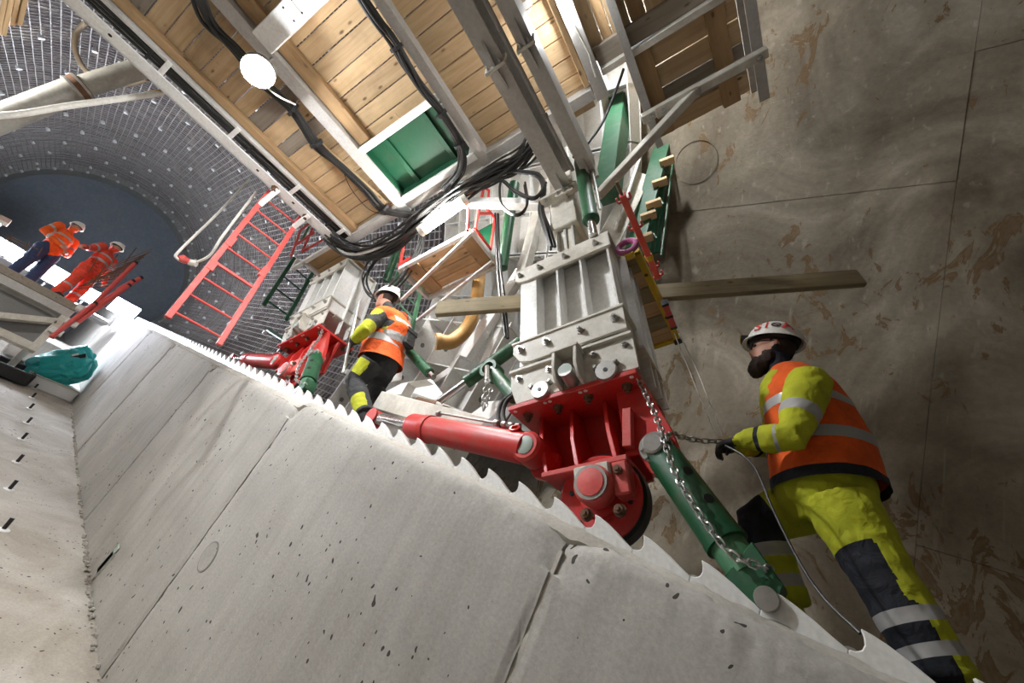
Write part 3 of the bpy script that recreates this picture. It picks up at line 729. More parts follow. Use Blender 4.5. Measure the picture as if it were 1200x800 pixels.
def girder(x0, x1, od, label):
    t = thing('cross_girder', label, 'girder', V(((x0+x1)/2, 0, 3.3)), 'cross girders')
    channel('channel', x0, x1, -1.80, 2.6, 3.31, 3.66, od, 'grey_paint', t)
    for y in (-1.78, -0.72, 0.55):
        MB().box(x0-0.015, x1+0.015, y, y+0.022, 3.24, 3.42).build('splice_plate', 'white_dirty', t, 0.003)
        MB().prism([V(((x0+x1)/2-0.008, y-0.16, 3.31)), V(((x0+x1)/2-0.008, y, 3.31)), V(((x0+x1)/2-0.008, y, 3.25))], XV*0.016).build('gusset', 'grey_paint', t)
        MB().prism([V(((x0+x1)/2-0.008, y+0.18, 3.31)), V(((x0+x1)/2-0.008, y+0.022, 3.31)), V(((x0+x1)/2-0.008, y+0.022, 3.25))], XV*0.016).build('gusset', 'grey_paint', t)
        bolts(t, [V((x, y+0.022, z)) for x in (x0+0.02, x1-0.02) for z in (3.27, 3.37)], YV, 0.012, 0.018)
    return t
girder(0.60, 0.735, -1, 'wide grey cross girder bolted to the column foot under the planks')
girder(0.375, 0.48, 1, 'narrower grey cross girder running beside the wide girder')
tp = thing('pipe_run', 'thin grey pipe running between the two cross girders', 'pipe', V((0.54, 0, 3.4)))
MB().tube([V((0.545, -1.7, 3.40)), V((0.545, 2.4, 3.42))], 0.016, 8).build('pipe', 'grey_paint', tp)
for y in (-1.2, -0.3, 0.6): MB().lathe(V((0.545, y, 3.40)), YV, [(0.024, -0.02), (0.024, 0.02)], 8).build('clip', 'steel', tp)
# green hydraulic jack beside the column
P0 = PZ(696, 277, 2.46); P1 = PX(680, 190, P0.x+0.02)
P1 = V((P0.x, P0.y, P1.z)); PT = PY(680, 188, P0.y)
jk = thing('lift_jack', 'dark green lifting jack with chrome rod beside the telescopic column', 'hydraulic jack', P0)
a = (PT-P0).normalized(); L = (PT-P0).length
MB().cyl(P0, P0+a*L*0.3, 0.030, 20).build('rod', 'chrome', jk)
MB().lathe(P0+a*L*0.17, a, [(0.05, 0), (0.062, 0.01), (0.062, 0.05), (0.056, 0.06), (0.056, L*0.80), (0.05, L*0.82), (0.03, L*0.83)], 26).build('barrel', 'green', jk)
MB().lathe(P0+a*L*0.97, a, [(0.035, 0), (0.04, 0.02), (0.02, 0.05)], 12).build('top_knuckle', 'green', jk)
MB().tube([P0+a*L*0.25 - XV*0.08, P0+a*L*0.55 - XV*0.085, P0+a*L*0.9-XV*0.08], 0.010, 8).build('feed_pipe', 'steel', jk)
# thick green box brace
P0 = PY(712, 228, -2.35); P1 = PY(727, 122, -2.35)
gb = thing('box_brace', 'thick green square tube brace leaning up beside the column', 'brace', P0)
MB().bar(P0, P1, 0.20, 0.24, YV).build('square_tube', 'green', gb, 0.008)
a = (P1-P0).normalized()
MB().bar(P1, P1+a*0.02, 0.22, 0.26, YV).build('end_plate', 'green', gb, 0.004)
MB().cyl(P1, P1+a*0.14, 0.04, 14).build('spindle', 'white_dirty', gb)
MB().lathe(PY(722, 200, -2.28), YV, [(0.022, -0.02), (0.022, 0.006), (0, 0.006)], 14).build('tube_hole', 'black', gb)
# grey deck arm with brace
A0 = PZ(752, 140, 4.10); A1 = PZ(899, 60, 4.10)
am = thing('deck_arm', 'scuffed grey square tube arm carrying the outer deck edge', 'arm', A0)
MB().bar(A0, A1, 0.075, 0.075).build('arm_tube', 'white_dirty', am, 0.006)
C1 = lerp(A0, A1, 0.47); C0 = PY(700, 230, -2.12)
MB().bar(C0, C1, 0.075, 0.075).build('brace_tube', 'white_dirty', am, 0.006)
MB().bar(lerp(A0, A1, 0.12)-ZV*0.04, C1-ZV*0.04, 0.10, 0.014).build('gusset_plate', 'white_dirty', am, 0.003)
bolts(am, [lerp(A0, A1, q) - ZV*0.05 for q in (0.08, 0.18, 0.47, 0.93)], -ZV, 0.018, 0.02)
# ================================================================== TIMBER DECK OVERHEAD
ZB, ZP = 4.20, 4.335            # underside of beams, underside of planks
def deck_x(name, label, x0, x1, ys, greys=(), group='plank bays of the deck', z=ZP):
    ys = sorted(ys, reverse=True)
    t = thing(name, label, 'timber deck', V(((x0+x1)/2, (ys[0]+ys[-1])/2, z)), group)
    for i in range(len(ys)-1):
        a, b = ys[i], ys[i+1]; dz = random.uniform(0, 0.008)
        piece('plank', V((x0, (a+b)/2, z+0.022+dz)), V((x1, (a+b)/2, z+0.022+dz)), abs(a-b)-0.009, 0.044, ZV, 'wood_grey' if i in greys else 'wood', t)
    return t
def ypx(pts): return [PZ(px, py, ZP).y for px, py in pts]
def ext(ys, step, top):
    ys = sorted(ys, reverse=True)
    while ys[0] < top: ys.insert(0, ys[0]+step*random.uniform(0.9, 1.1))
    return ys
yA = ext(ypx([(159, 31), (181, 54), (203, 74), (224, 94), (245, 114), (262, 133), (280, 148), (298, 163), (314, 181), (327, 193), (343, 208), (357, 221), (370, 234), (383, 246), (393, 258), (408, 270), (416, 281)]), 0.17, 2.6)
nA = len(yA)
deck_x('plank_bay', 'narrow plank bay between the white cable beam and the lamp beam', 2.50, 3.30, yA, (nA-11, nA-9, nA-18))
yB = ext(ypx([(340, 62), (358, 84), (376, 104), (391, 122), (406, 141), (420, 157), (428, 172)]), 0.175, 2.6)
deck_x('plank_bay', 'wide plank bay above the green hatch', 1.46, 2.42, yB)
yC = ext(ypx([(465, 29), (481, 50), (495, 72), (507, 91), (520, 111), (531, 130), (541, 145), (550, 160), (560, 175), (566, 188)]), 0.165, 2.6)
deck_x('plank_bay', 'plank bay between the second cable beam and the wide girder', 0.60, 1.36, yC)
yD = ext(ypx([(632, 0), (643, 24), (653, 47), (662, 70), (670, 90), (677, 103), (684, 118), (690, 130)]), 0.17, 2.6)
deck_x('plank_bay', 'narrow plank bay right of the cross girders', 0.24, 0.70-0.1, yD)
# bay with planks running across, by the small lamps
t = thing('plank_bay', 'bay of planks running crosswise above the square opening', 'timber deck', V((-0.4, 0, ZP)), 'plank bays of the deck')
xs = [0.13, -0.02, -0.11, -0.27, -0.40, -0.60, -0.72, -0.90, -1.06]
for i in range(len(xs)-1):
    piece('plank', V(((xs[i]+xs[i+1])/2, -1.36, ZP+0.03)), V(((xs[i]+xs[i+1])/2, 2.6, ZP+0.03)), abs(xs[i]-xs[i+1])-0.008, 0.044, ZV, 'wood_joist' if i in (1, 3, 6) else 'wood', t)
# outer bay on the right
yF = [-1.47, -1.68, -1.88, -2.00, -2.14, -2.32]
t = deck_x('plank_bay', 'outer plank bay on the right carried by the grey arm', -1.04, -0.20, yF, (2, 3), z=ZP+0.03)
for x in (-0.27, -0.87):
    piece('batten', V((x, -1.45, ZP+0.01)), V((x, -2.34 if x < -0.5 else -2.30, ZP+0.01)), 0.15, 0.035, ZV, 'wood_joist', t)
# steel deck beams
def dbeam(label, x0, x1, y0=-1.6, y1=2.6, z0=ZB, z1=ZP+0.1, mat='grey_paint', od=1):
    t = thing('deck_beam', label, 'deck beam', V(((x0+x1)/2, (y0+y1)/2, z0)), 'deck beams')
    channel('channel', x0, x1, y0, y1, z0, z1, od, mat, t, 0.012, 0.014); return t
bm1 = thing('deck_beam', 'long white deck edge beam with cables strapped along it', 'deck beam', V((3.5, 0, ZB)), 'deck beams')
MB().box(3.475, 3.60, -1.62, 2.6, ZB, ZB+0.014).build('lower_flange', 'white', bm1, 0.002)
MB().box(3.59, 3.605, -1.62, 2.6, ZB, ZB+0.10).build('lip', 'white', bm1, 0.002)
MB().box(3.315, 3.345, -1.62, 2.6, ZB+0.02, ZP+0.09).build('web', 'grey_paint', bm1, 0.002)
MB().box(3.315, 3.60, -1.62, 2.6, ZP+0.06, ZP+0.09).build('upper_flange', 'grey_paint', bm1, 0.002)
for (px, py) in ((187, 86), (272, 158), (344, 224), (395, 275)):
    y = PZ(px, py, ZB).y; MB().box(3.31, 3.50, y-0.022, y+0.022, ZB+0.016, ZB+0.026).build('cable_strap', 'white', bm1, 0.002)
for (px, py) in ((128, 44), (123, 48), (297, 203), (302, 200), (338, 241), (344, 238)):
    p = PZ(px, py, ZB); MB().lathe(V((3.53, p.y, ZB)), -ZV, [(0.012, 0), (0.012, 0.002), (0, 0.002)], 10).build('beam_hole', 'black', bm1)
for (px, py) in ((322, 221), (358, 254)):
    p = PZ(px, py, ZB); MB().lathe(V((3.55, p.y, ZB)), -ZV, [(0.04, 0), (0.04, 0.015), (0.02, 0.018), (0.02, 0.05), (0, 0.05)], 8).build('burnt_bolt', 'rust_steel', bm1)
dbeam('grey deck beam carrying the round work lamp', 2.44, 2.56)
dbeam('grey deck beam between hatch and first cross girder', 1.355, 1.44)
dbeam('grey deck beam beside the pair of small lamps', 0.09, 0.20, -1.62)
dbeam('slim grey deck beam left of the square opening', -0.20, -0.135, -2.32)
dbeam('outermost grey deck beam on the right', -1.14, -1.055, -2.38)
eb = thing('deck_beam', 'pale grey beam along the near end of the plank bays', 'deck beam', V((2.4, -1.5, ZB)), 'deck beams')
MB().box(0.21, 3.46, -1.60, -1.50, ZB+0.016, ZP+0.09).build('end_beam', 'grey_paint', eb, 0.003)
eb = thing('deck_beam', 'pale beam with a worn timber beside it crossing the right bays', 'deck beam', V((-0.45, -1.45, ZB)), 'deck beams')
MB().box(-1.04, 0.08, -1.455, -1.40, ZB+0.01, ZP+0.05).build('cross_beam', 'white_dirty', eb, 0.003)
piece('timber', V((-1.04, -1.32, ZP-0.03)), V((0.08, -1.32, ZP-0.03)), 0.155, 0.06, ZV, 'wood_grey', eb)
# white box beam by the lamp
y0 = PZ(293, 45, 4.15).y; y1 = PZ(322, 55, 4.15).y
wb = thing('box_beam', 'white box beam with a square cover plate beside the lamp', 'box beam', V((1.95, (y0+y1)/2, 4.13)))
MB().box(1.45, 2.43, y1-0.02, y0+0.02, 4.13, ZP-0.002).build('beam', 'white', wb, 0.006)
P = PZ(343, 12, 4.13)
cv = MB().box(P.x-0.045, P.x+0.045, P.y-0.045, P.y+0.045, 4.127, 4.131).build('cover_plate', 'white_dirty', wb)
for sx in (-1, 1):
    for sy in (-1, 1):
        MB().lathe(V((P.x+sx*0.05, P.y+sy*0.05, 4.13)), -ZV, [(0.009, 0), (0.009, 0.003), (0, 0.003)], 8).build('cover_screw', 'black', wb)
# timber joists
def joist(label, p0, p1, w, h, mat='wood_joist'):
    o = piece('timber_joist', p0, p1, w, h, ZV, mat, None, 0.006); return tag(o, label, 'timber', 'timber joists')
joist('brown timber joist along the white cable beam', V((3.265, -1.50, ZP-0.035)), V((3.265, 2.6, ZP-0.035)), 0.085, 0.065)
joist('brown timber joist right of the round lamp', V((2.36, -0.80, ZP-0.04)), V((2.36, 2.6, ZP-0.04)), 0.135, 0.07)
joist('slim light timber joist beside the narrow girder bay', V((0.235, -1.49, ZP-0.03)), V((0.235, 2.6, ZP-0.03)), 0.055, 0.055, 'wood')
P0 = PZ(335, 118, ZP-0.03); P1 = PZ(362, 158, ZP-0.03)
joist('short pale batten left of the lamp cables', P0, P1, 0.10, 0.035, 'wood_pale')
P0 = PZ(376, 172, ZP-0.05); P1 = PZ(452, 240, ZP-0.05)
joist('long pale batten beside the lower lamp cables', P0, P1, 0.09, 0.035, 'wood_pale')
# green hatch
hx0, hx1, hy0, hy1 = 1.53, 2.42, -1.42, -0.88
gh = thing('hatch', 'green ribbed hatch box in a white frame among the planks', 'hatch', V(((hx0+hx1)/2, (hy0+hy1)/2, ZB)))
MB().box(hx0, hx1, hy0, hy1, ZP+0.02, ZP+0.035).build('pan', 'green_panel', gh)
for (x0, x1, yy0, yy1) in ((hx0-0.01, hx0, hy0, hy1), (hx1, hx1+0.01, hy0, hy1), (hx0, hx1, hy0-0.01, hy0), (hx0, hx1, hy1, hy1+0.01)):
    MB().box(x0, x1, yy0, yy1, ZB+0.05, ZP+0.035).build('pan_side', 'green_panel', gh)
for x in (1.70, 2.20): MB().box(x-0.025, x+0.025, hy0, hy1, ZP-0.02, ZP+0.02).build('pan_rib', 'green_panel', gh, 0.003)
for (x0, x1, yy0, yy1) in ((hx0-0.08, hx1+0.02, hy1+0.01, hy1+0.075), (hx0-0.08, hx1+0.02, hy0-0.08, hy0-0.01)):
    MB().box(x0, x1, yy0, yy1, ZB-0.004, ZB+0.05).build('frame_bar', 'white', gh, 0.003)
P = PZ(470, 147, ZB); MB().box(P.x-0.012, P.x+0.012, hy1+0.07, hy1+0.13, ZB+0.04, ZB+0.05).build('latch', 'wood_pale', gh)
# ================================================================== LAMPS
def work_lamp(P, label, r=0.085, aim=-ZV):
    """round LED work lamp: metal back, domed lens that shines to one side"""
    t = thing('work_lamp', label, 'lamp', P, 'round work lamps'); a = aim.normalized()
    MB().lathe(P, a, [(r, -0.012), (r*0.98, r*0.24), (r*0.82, r*0.52), (r*0.45, r*0.70), (0.0, r*0.76)], 28).build('lens', 'lamp_glow', t)
    MB().lathe(P, -a, [(0.0, 0.013), (r*1.0, 0.013), (r*1.02, -0.02), (r*1.10, -0.02), (r*1.10, 0.03), (r*0.8, 0.06), (r*0.3, 0.075), (0, 0.075)], 24).build('housing', 'grey_dark', t)
    MB().tube([P-a*0.06, P-a*0.06+ZV*0.30], 0.012, 8).build('hanger', 'grey_dark', t)
    MB().tube(bez(P-a*0.07, P+V((0.2, -0.1, 0.10)), P+V((0.0, -0.25, 0.0)), P+V((0.05, -0.33, 0.15)), 12), 0.008, 6).build('lead', 'hose_white', t)
    return t
work_lamp(PZ(303, 83, 3.88), 'glaring round work lamp hanging under the planks', 0.115, V((-0.12, -0.14, -1)))
work_lamp(V((-0.30, -1.30, 5.70)), 'work lamp on the upper deck above the square opening', 0.095, V((-0.1, -0.75, -0.35)))  # assumed lamp, out of view, lights the right wall and the opening
P0 = PY(542, 236, -1.72); P1 = PY(497, 268, -1.72)
tl = thing('tube_lamp', 'glaring tube lamp below the cable bundle', 'lamp', lerp(P0, P1, 0.5))
MB().tube([P0, P1], 0.055, 16).build('tube', 'tube_glow', tl)
a = (P1-P0).normalized()
for p, s in ((P0, -1), (P1, 1)): MB().tube([p, p+a*s*0.06], 0.06, 16).build('end_cap', 'white_dirty', tl)
sl = thing('string_lamp', 'pair of small bulbs on a cable beside the deck beam', 'lamp', PZ(662, 8, 4.15))
for (px, py) in ((661, 5), (665, 14)):
    P = PZ(px, py, 4.15); MB().ell(P, XV*0.018, YV*0.018, ZV*0.018, 12, 8).build('bulb', 'lamp_glow', sl)
MB().tube([PZ(658, -12, 4.16), PZ(665, 14, 4.16), PZ(690, 62, 4.16), PZ(698, 90, 4.18)], 0.008, 6).build('lead', 'hose_white', sl)
bx = thing('tube_lamp', 'small switched-off lamp box under the narrow plank bay', 'lamp', PZ(612, 8, ZP-0.05))
P = PZ(612, 8, ZP-0.05)
MB().bar(P+XV*-0.08, P+XV*0.10, 0.06, 0.05).build('housing', 'grey_paint', bx, 0.006)
MB().bar(P+V((-0.05, -0.045, -0.02)), P+V((0.07, -0.045, -0.02)), 0.02, 0.02).build('diffuser', 'hose_white', bx, 0.003)
# ================================================================== CABLES
def cable_run(label, path, n, spread, r, mat='rubber', ties=(), sub=6, seed=1, up=ZV):
    rnd = random.Random(seed)
    t = thing('cable_bundle', label, 'cables', path[0], 'cable bundles')
    for k in range(n):
        off = [V((rnd.uniform(-1, 1)*spread, rnd.uniform(-1, 1)*spread, rnd.uniform(-1, 1)*spread*0.6)) for _ in path]
        o1 = V((rnd.uniform(-1, 1), rnd.uniform(-1, 1), rnd.uniform(-.6, .6)))*spread
        MB().tube(smooth_path([p + o1*0.8 + o*0.35 for p, o in zip(path, off)], sub), r*rnd.uniform(0.8, 1.15), 7).build('cable', mat, t)
    for q in ties:
        i = min(int(q*(len(path)-1)), len(path)-2); p = lerp(path[i], path[i+1], q*(len(path)-1)-i); d = (path[i+1]-path[i]).normalized()
        MB().tube([p-d*0.014, p+d*0.014], spread*1.25+r, 10).build('cable_tie', 'black', t)
    return t
t = thing('cable_bundle', 'four black cables strapped along the white deck edge beam', 'cables', V((3.41, 0, ZB+0.05)), 'cable bundles')
for k in range(4):
    x = 3.365 + 0.03*k
    pth = [V((x + 0.008*math.sin(y*3+k), y, ZB+0.045+0.006*math.cos(y*4+k*2))) for y in [2.6 - 0.3*i for i in range(15)]]
    MB().tube(smooth_path(pth, 3), 0.013, 8).build('cable', 'rubber', t)
for (px, py) in ((171, 66), (290, 178), (384, 264)):
    y = PZ(px, py, ZB).y; MB().box(3.345, 3.475, y-0.012, y+0.012, ZB+0.02, ZB+0.075).build('cable_tie', 'black', t)
z = ZB-0.02
cable_run('black cables running past the round lamp to the hatch corner', [PZ(228, -20, z), PZ(245, 25, z), PZ(275, 58, z-0.02), PZ(308, 95, z-0.03), PZ(345, 130, z-0.02), PZ(372, 170, z-0.02), PZ(400, 195, z-0.02), PZ(428, 222, z-0.02), PZ(452, 246, z-0.03), PZ(490, 252, z-0.06)], 9, 0.045, 0.015, ties=(0.44, 0.55, 0.88), seed=5)
cable_run('black cables running down the beam left of the wide girder', [PZ(415, -15, z), PZ(440, 22, z), PZ(460, 48, z), PZ(478, 80, z-0.01), PZ(495, 105, z-0.01), PZ(518, 135, z-0.01), PZ(540, 172, z-0.02), PZ(540, 200, z-0.05), PZ(520, 225, z-0.08)], 8, 0.038, 0.015, ties=(0.28, 0.62, 0.74), seed=9)
big = [PZ(385, 278, z), PZ(405, 292, z-0.03), PZ(432, 296, z-0.06), PZ(465, 280, z-0.10), PZ(500, 252, z-0.12), PZ(540, 225, z-0.12), PZ(578, 205, z-0.12), PZ(608, 188, z-0.08), PZ(625, 165, z)]
cable_run('thick tangle of black cables along the end of the plank bays', big, 20, 0.10, 0.012, seed=12)
cable_run('grey hose loop among the cables at the deck corner', [PZ(385, 280, z), PZ(400, 296, z-0.05), PZ(418, 300, z-0.08), PZ(445, 292, z-0.1), PZ(475, 275, z-0.12)], 2, 0.03, 0.018, 'grey_paint', seed=3)
cable_run('black cables hanging from the tangle behind the helmeted worker', [PY(470, 285, -1.9), PY(440, 300, -1.9), PY(428, 325, -1.95), PY(440, 345, -1.95), PY(470, 325, -1.95), PY(490, 290, -1.95), PY(495, 268, -1.9)], 4, 0.06, 0.010, seed=21)
cable_run('pair of black hoses hanging down behind the short plank end', [PY(582, 250, -2.2), PY(585, 300, -2.2), PY(590, 345, -2.2), PY(596, 395, -2.2)], 2, 0.035, 0.014, seed=31)
cable_run('black looped cable hanging from the white cross tube', [PY(640, 215, -1.75), PY(628, 232, -1.75), PY(605, 225, -1.72), PY(588, 212, -1.72), PY(588, 238, -1.72), PY(605, 252, -1.72), PY(618, 240, -1.74), PY(615, 215, -1.76)], 2, 0.02, 0.010, seed=41)
cable_run('black hoses running down the left side of the column', [PY(600, 200, -1.74), PY(630, 205, -1.76), PY(637, 220, -1.78), PY(634, 245, -1.80), PY(642, 270, -1.80), PY(648, 290, -1.82)], 3, 0.02, 0.014, seed=51)
cable_run('thin black cable hanging across the square opening', [PZ(731, 80, 4.25), PZ(722, 105, 4.2), PZ(705, 145, 4.0), PZ(680, 178, 3.8), PZ(672, 184, 3.7)], 1, 0.003, 0.012, seed=61)
cable_run('loose thin wire hanging from the lamp cables', [PZ(402, 200, z), PZ(412, 222, z-0.02), PZ(432, 245, z-0.03), PZ(452, 252, z-0.03)], 1, 0.003, 0.005, seed=71)
# ================================================================== FORMWORK SHELL BEHIND THE CARRIAGE
fb = [-14, 8, 28, 47, 66]; fd = [2.55, 3.75, 4.95, 6.15]
rown = ['lowest row, standing on the bench', 'second row above the bench', 'third row, behind the column', 'top row, behind the deck opening']
coln = ['nearest the bearded worker', 'in the middle of its row', 'farthest uphill']
for i in range(4):
    for k in range(3):
        t = thing('formwork_shell', 'white curved formwork shell, %s, %s' % (rown[i], coln[k]), 'formwork', B((fd[k]+fd[k+1])/2, -3.95*math.cos(math.radians(fb[i])), JC+3.95*math.sin(math.radians(fb[i]))), 'white formwork panels')
        cyl_patch('skin', 'white', 3.98, fd[k]+0.005, fd[k+1]-0.005, fb[i]+0.1, fb[i+1]-0.1, t, 2, 10, 0, 0.02)
        for q in (0.02, 0.33, 0.66, 0.98):
            d = lerp(fd[k], fd[k+1], q); m = MB(); na = 8
            for a in range(na+1):
                f = math.radians(lerp(fb[i]+0.15, fb[i+1]-0.15, a/na))
                for R in (3.74, 3.978): m.v += [B(d-0.008, -R*math.cos(f), JC+R*math.sin(f)), B(d+0.008, -R*math.cos(f), JC+R*math.sin(f))]
            for a in range(na):
                z = a*4
                for (u, v2) in ((0, 1), (1, 3), (3, 2), (2, 0)): m.f.append((z+u, z+v2, z+4+v2, z+4+u))
            m.f.append((0, 1, 3, 2)); m.f.append((na*4, na*4+1, na*4+3, na*4+2))
            m.build('ring_rib', 'white', t, smooth=False)
        for f0 in (fb[i]+0.35, fb[i+1]-0.35, (fb[i]+fb[i+1])/2):
            f = math.radians(f0); rad = V((0, 0, 0)) + YV*(-math.cos(f)) + JV*math.sin(f); tan = YV*math.sin(f) + JV*math.cos(f)
            c = B((fd[k]+fd[k+1])/2, 0, JC) + rad*3.86
            MB().hexa(c, DV*((fd[k+1]-fd[k])/2-0.012), rad*0.115, tan*0.007).build('stringer', 'white', t)
            for q in (0.17, 0.5, 0.83):
                p = B(lerp(fd[k], fd[k+1], q), 0, JC) + rad*3.84 - tan*0.007
                MB().lathe(p, -tan, [(0.022, 0), (0.022, 0.003), (0, 0.003)], 10).build('bolt_hole', 'black', t)
# inner white frame: walers, diagonals and sill on the bench
def strut(name, label, p0, p1, w, h, mat, cat='strut', group=None, up=ZV):
    o = thing(name, label, cat, p0, group); MB().bar(p0, p1, w, h, up).build('beam', mat, o, 0.005); return o
fr = strut('frame_beam', 'white diagonal frame beam left of the white leg', PY(545, 420, -2.75), PY(612, 318, -2.75), 0.10, 0.14, 'white', 'frame beam', 'white frame beams')
strut('frame_beam', 'broad white diagonal frame beam below the orange hose', PY(560, 455, -2.9), PY(600, 360, -2.9), 0.16, 0.10, 'white', 'frame beam', 'white frame beams')
strut('frame_beam', 'white upright tube left of the column behind the hoses', PY(610, 330, -2.5), PY(640, 215, -2.5), 0.11, 0.11, 'white_dirty', 'frame beam', 'white frame beams')
strut('frame_beam', 'long white tube running from the small platform down to the bench', PZ(470, 352, 3.42), PZ(553, 273, 3.66), 0.035, 0.035, 'white', 'frame beam', 'white frame beams')
strut('frame_beam', 'thin white tube below the small platform', PZ(488, 376, 3.3), PZ(577, 306, 3.66), 0.035, 0.035, 'white', 'frame beam', 'white frame beams')
strut('frame_beam', 'white cross tube above the small red railing', PY(520, 237, -1.75), PY(646, 240, -2.0), 0.09, 0.09, 'white', 'frame beam', 'white frame beams')
strut('frame_beam', 'grimy white plank edge beam beside the purple ring', PY(708, 292, -2.55), PY(752, 205, -2.95), 0.05, 0.22, 'white_dirty', 'frame beam', 'white frame beams')
strut('frame_beam', 'white plate beam leaning behind the green brace', PY(752, 180, -2.9), PY(722, 268, -2.6), 0.16, 0.03, 'white', 'frame beam', 'white frame beams')
strut('frame_beam', 'pale tube under the tangle beside the upper leg', PY(395, 335, -2.05), PY(415, 285, -2.05), 0.06, 0.06, 'white_dirty', 'frame beam', 'white frame beams')
strut('frame_beam', 'worn timber-coloured tube behind the upper leg top', PY(408, 338, -2.2), PY(428, 288, -2.2), 0.08, 0.05, 'wood_worn', 'frame beam', 'white frame beams')
# sill casting on the bench: white beam with holes and cheek plates
sb = thing('sill_beam', 'dirty white sill beam with rows of holes lying beside the red cylinder', 'sill beam', PY(500, 490, -2.1))
q0 = PY(442, 468, -2.05); q1 = PY(600, 512, -2.05)
ad = (q1-q0).normalized(); 
MB().hexa((q0+q1)/2 - YV*0.15, (q1-q0)/2, YV*0.16, ad.cross(YV).normalized()*0.085).build('beam', 'white_dirty', sb, 0.008)
un = ad.cross(YV).normalized(); un = un if un.z > 0 else -un
for k in range(9):
    for r in range(2):
        p = lerp(q0, q1, 0.12+0.095*k) - YV*(0.05+0.09*r) + un*0.086
        MB().lathe(p, un, [(0.014, 0), (0.014, 0.002), (0, 0.002)], 8).build('hole', 'black', sb)
def cheek(pts, y, t, mat, parent, name='cheek_plate'):
    MB().prism([PY(px, py, y) for px, py in pts], YV*-t).build(name, mat, parent, 0.003)
cheek([(472, 460), (478, 447), (505, 444), (522, 466), (512, 478)], -2.25, 0.03, 'white', sb)
cheek([(446, 462), (470, 449), (500, 444), (478, 448), (470, 462)], -2.05, 0.10, 'white', sb)
cheek([(538, 494), (572, 470), (596, 468), (565, 500)], -2.05, 0.12, 'white', sb)
cheek([(560, 500), (592, 475), (600, 480), (585, 505)], -2.0, 0.02, 'grey_dark', sb)
for (a_, b_, r, mt) in (((485, 463), (548, 486), 0.02, 'steel'), ((520, 478), (545, 488), 0.028, 'wood_worn'), ((500, 480), (520, 465), 0.016, 'rust_steel'), ((490, 468), (512, 474), 0.028, 'rust_steel')):
    MB().cyl(PY(*a_, -2.12), PY(*b_, -2.12), r, 12).build('spindle', mt, sb)
# white plates with holes between sill and formwork
pl = thing('gusset_frame', 'white compartment frame with round holes between sill beam and formwork', 'frame', B(4.2, -2.95, 0.06))
MB().hexa(B(4.35, -3.12, 0.95), DV*1.25, YV*0.008, JV*0.88).build('back_plate', 'white', pl)
for k in range(6):
    d = 3.12 + 0.49*k
    MB().hexa(B(d, -2.95, 0.95), DV*0.008, YV*0.165, JV*0.88).build('stiffener', 'white', pl)
    for j in (0.42, 0.95, 1.45):
        MB().lathe(B(d-0.009, -2.93, j), -DV, [(0.032, 0), (0.032, 0.002), (0, 0.002)], 12).build('stiffener_hole', 'grey_dark', pl)
for j in (0.10, 0.62, 1.18, 1.78):
    MB().hexa(B(4.35, -2.96, j), DV*1.25, YV*0.155, JV*0.008).build('shelf', 'white', pl)
for (d0_, j0, d1_, j1) in ((3.15, 0.62, 3.6, 0.12), (3.63, 1.15, 4.08, 0.64), (4.12, 0.60, 4.56, 0.13)):
    MB().bar(B(d0_, -2.80, j0), B(d1_, -2.80, j1), 0.09, 0.02, YV).build('diagonal_strap', 'white', pl, 0.003)
# marked white sheet
P = PY(462, 445, -2.55)
sh_ = thing('marked_sheet', 'white sheet with an orange painted W behind the middle worker', 'sheet', P)
MB().prism([PY(445, 418, -2.55), PY(472, 412, -2.55), PY(470, 445, -2.55), PY(448, 450, -2.55)], YV*-0.01).build('sheet', 'white', sh_, 0.002)
m = MB(); pts = [PY(449, 426, -2.54), PY(451, 434, -2.54), PY(454, 429, -2.54), PY(457, 434, -2.54), PY(458, 424, -2.54)]
for i in range(4): m.bar(pts[i], pts[i+1], 0.012, 0.003, YV)
m.build('painted_w', 'decal_orange', sh_)
# ================================================================== GREEN TURNBUCKLES
def tbuckle(label, p0, p1, r, rod0=0.0, rod1=0.0, n=20):
    t = thing('turnbuckle', label, 'strut', p0, 'green turnbuckles'); a = (p1-p0).normalized(); L = (p1-p0).length
    MB().lathe(p0+a*L*rod0, a, [(r*0.8, 0), (r, 0.01), (r, L*(1-rod0-rod1)-0.01), (r*0.8, L*(1-rod0-rod1))], n).build('tube', 'green', t)
    if rod0: MB().cyl(p0, p0+a*(L*rod0+0.02), r*0.55, 14).build('rod', 'chrome', t)
    if rod1: MB().cyl(p1, p1-a*(L*rod1+0.02), r*0.55, 14).build('rod', 'chrome', t)
    for q in (rod0+0.1, 0.6):
        MB().lathe(p0+a*L*q + YV*r*0.97, YV, [(r*0.3, -0.01), (r*0.3, 0.003), (0, 0.003)], 10).build('hole', 'black', t)
    return t
t = tbuckle('green turnbuckle with bright rod slanting above the sill beam', PY(515, 470, -2.05), PY(612, 400, -2.2), 0.055, 0.30)
MB().lathe(PY(573, 432, -2.05), YV, [(0.045, -0.12), (0.075, -0.1), (0.075, 0.02), (0.05, 0.02), (0.045, -0.02)], 20).build('ring_clamp', 'green', t)
MB().tube([PY(571, 430, -2.0), PY(571, 446, -1.98)], 0.022, 14).build('clamp_pin', 'chrome', t)
tbuckle('green turnbuckle hanging from the ring clamp towards the lower leg', PY(577, 435, -2.08), PY(604, 466, -2.0), 0.05)
tbuckle('green turnbuckle left of the ring clamp behind the middle worker', PY(476, 408, -2.3), PY(508, 442, -2.3), 0.05, 0, 0.12)
tbuckle('long dark green turnbuckle beside the lower column', PY(588, 315, -2.3), PY(603, 215, -2.1), 0.06)
tbuckle('dark green curved-looking turnbuckle below the cable tangle', PY(452, 330, -2.4), PY(472, 275, -2.2), 0.055)
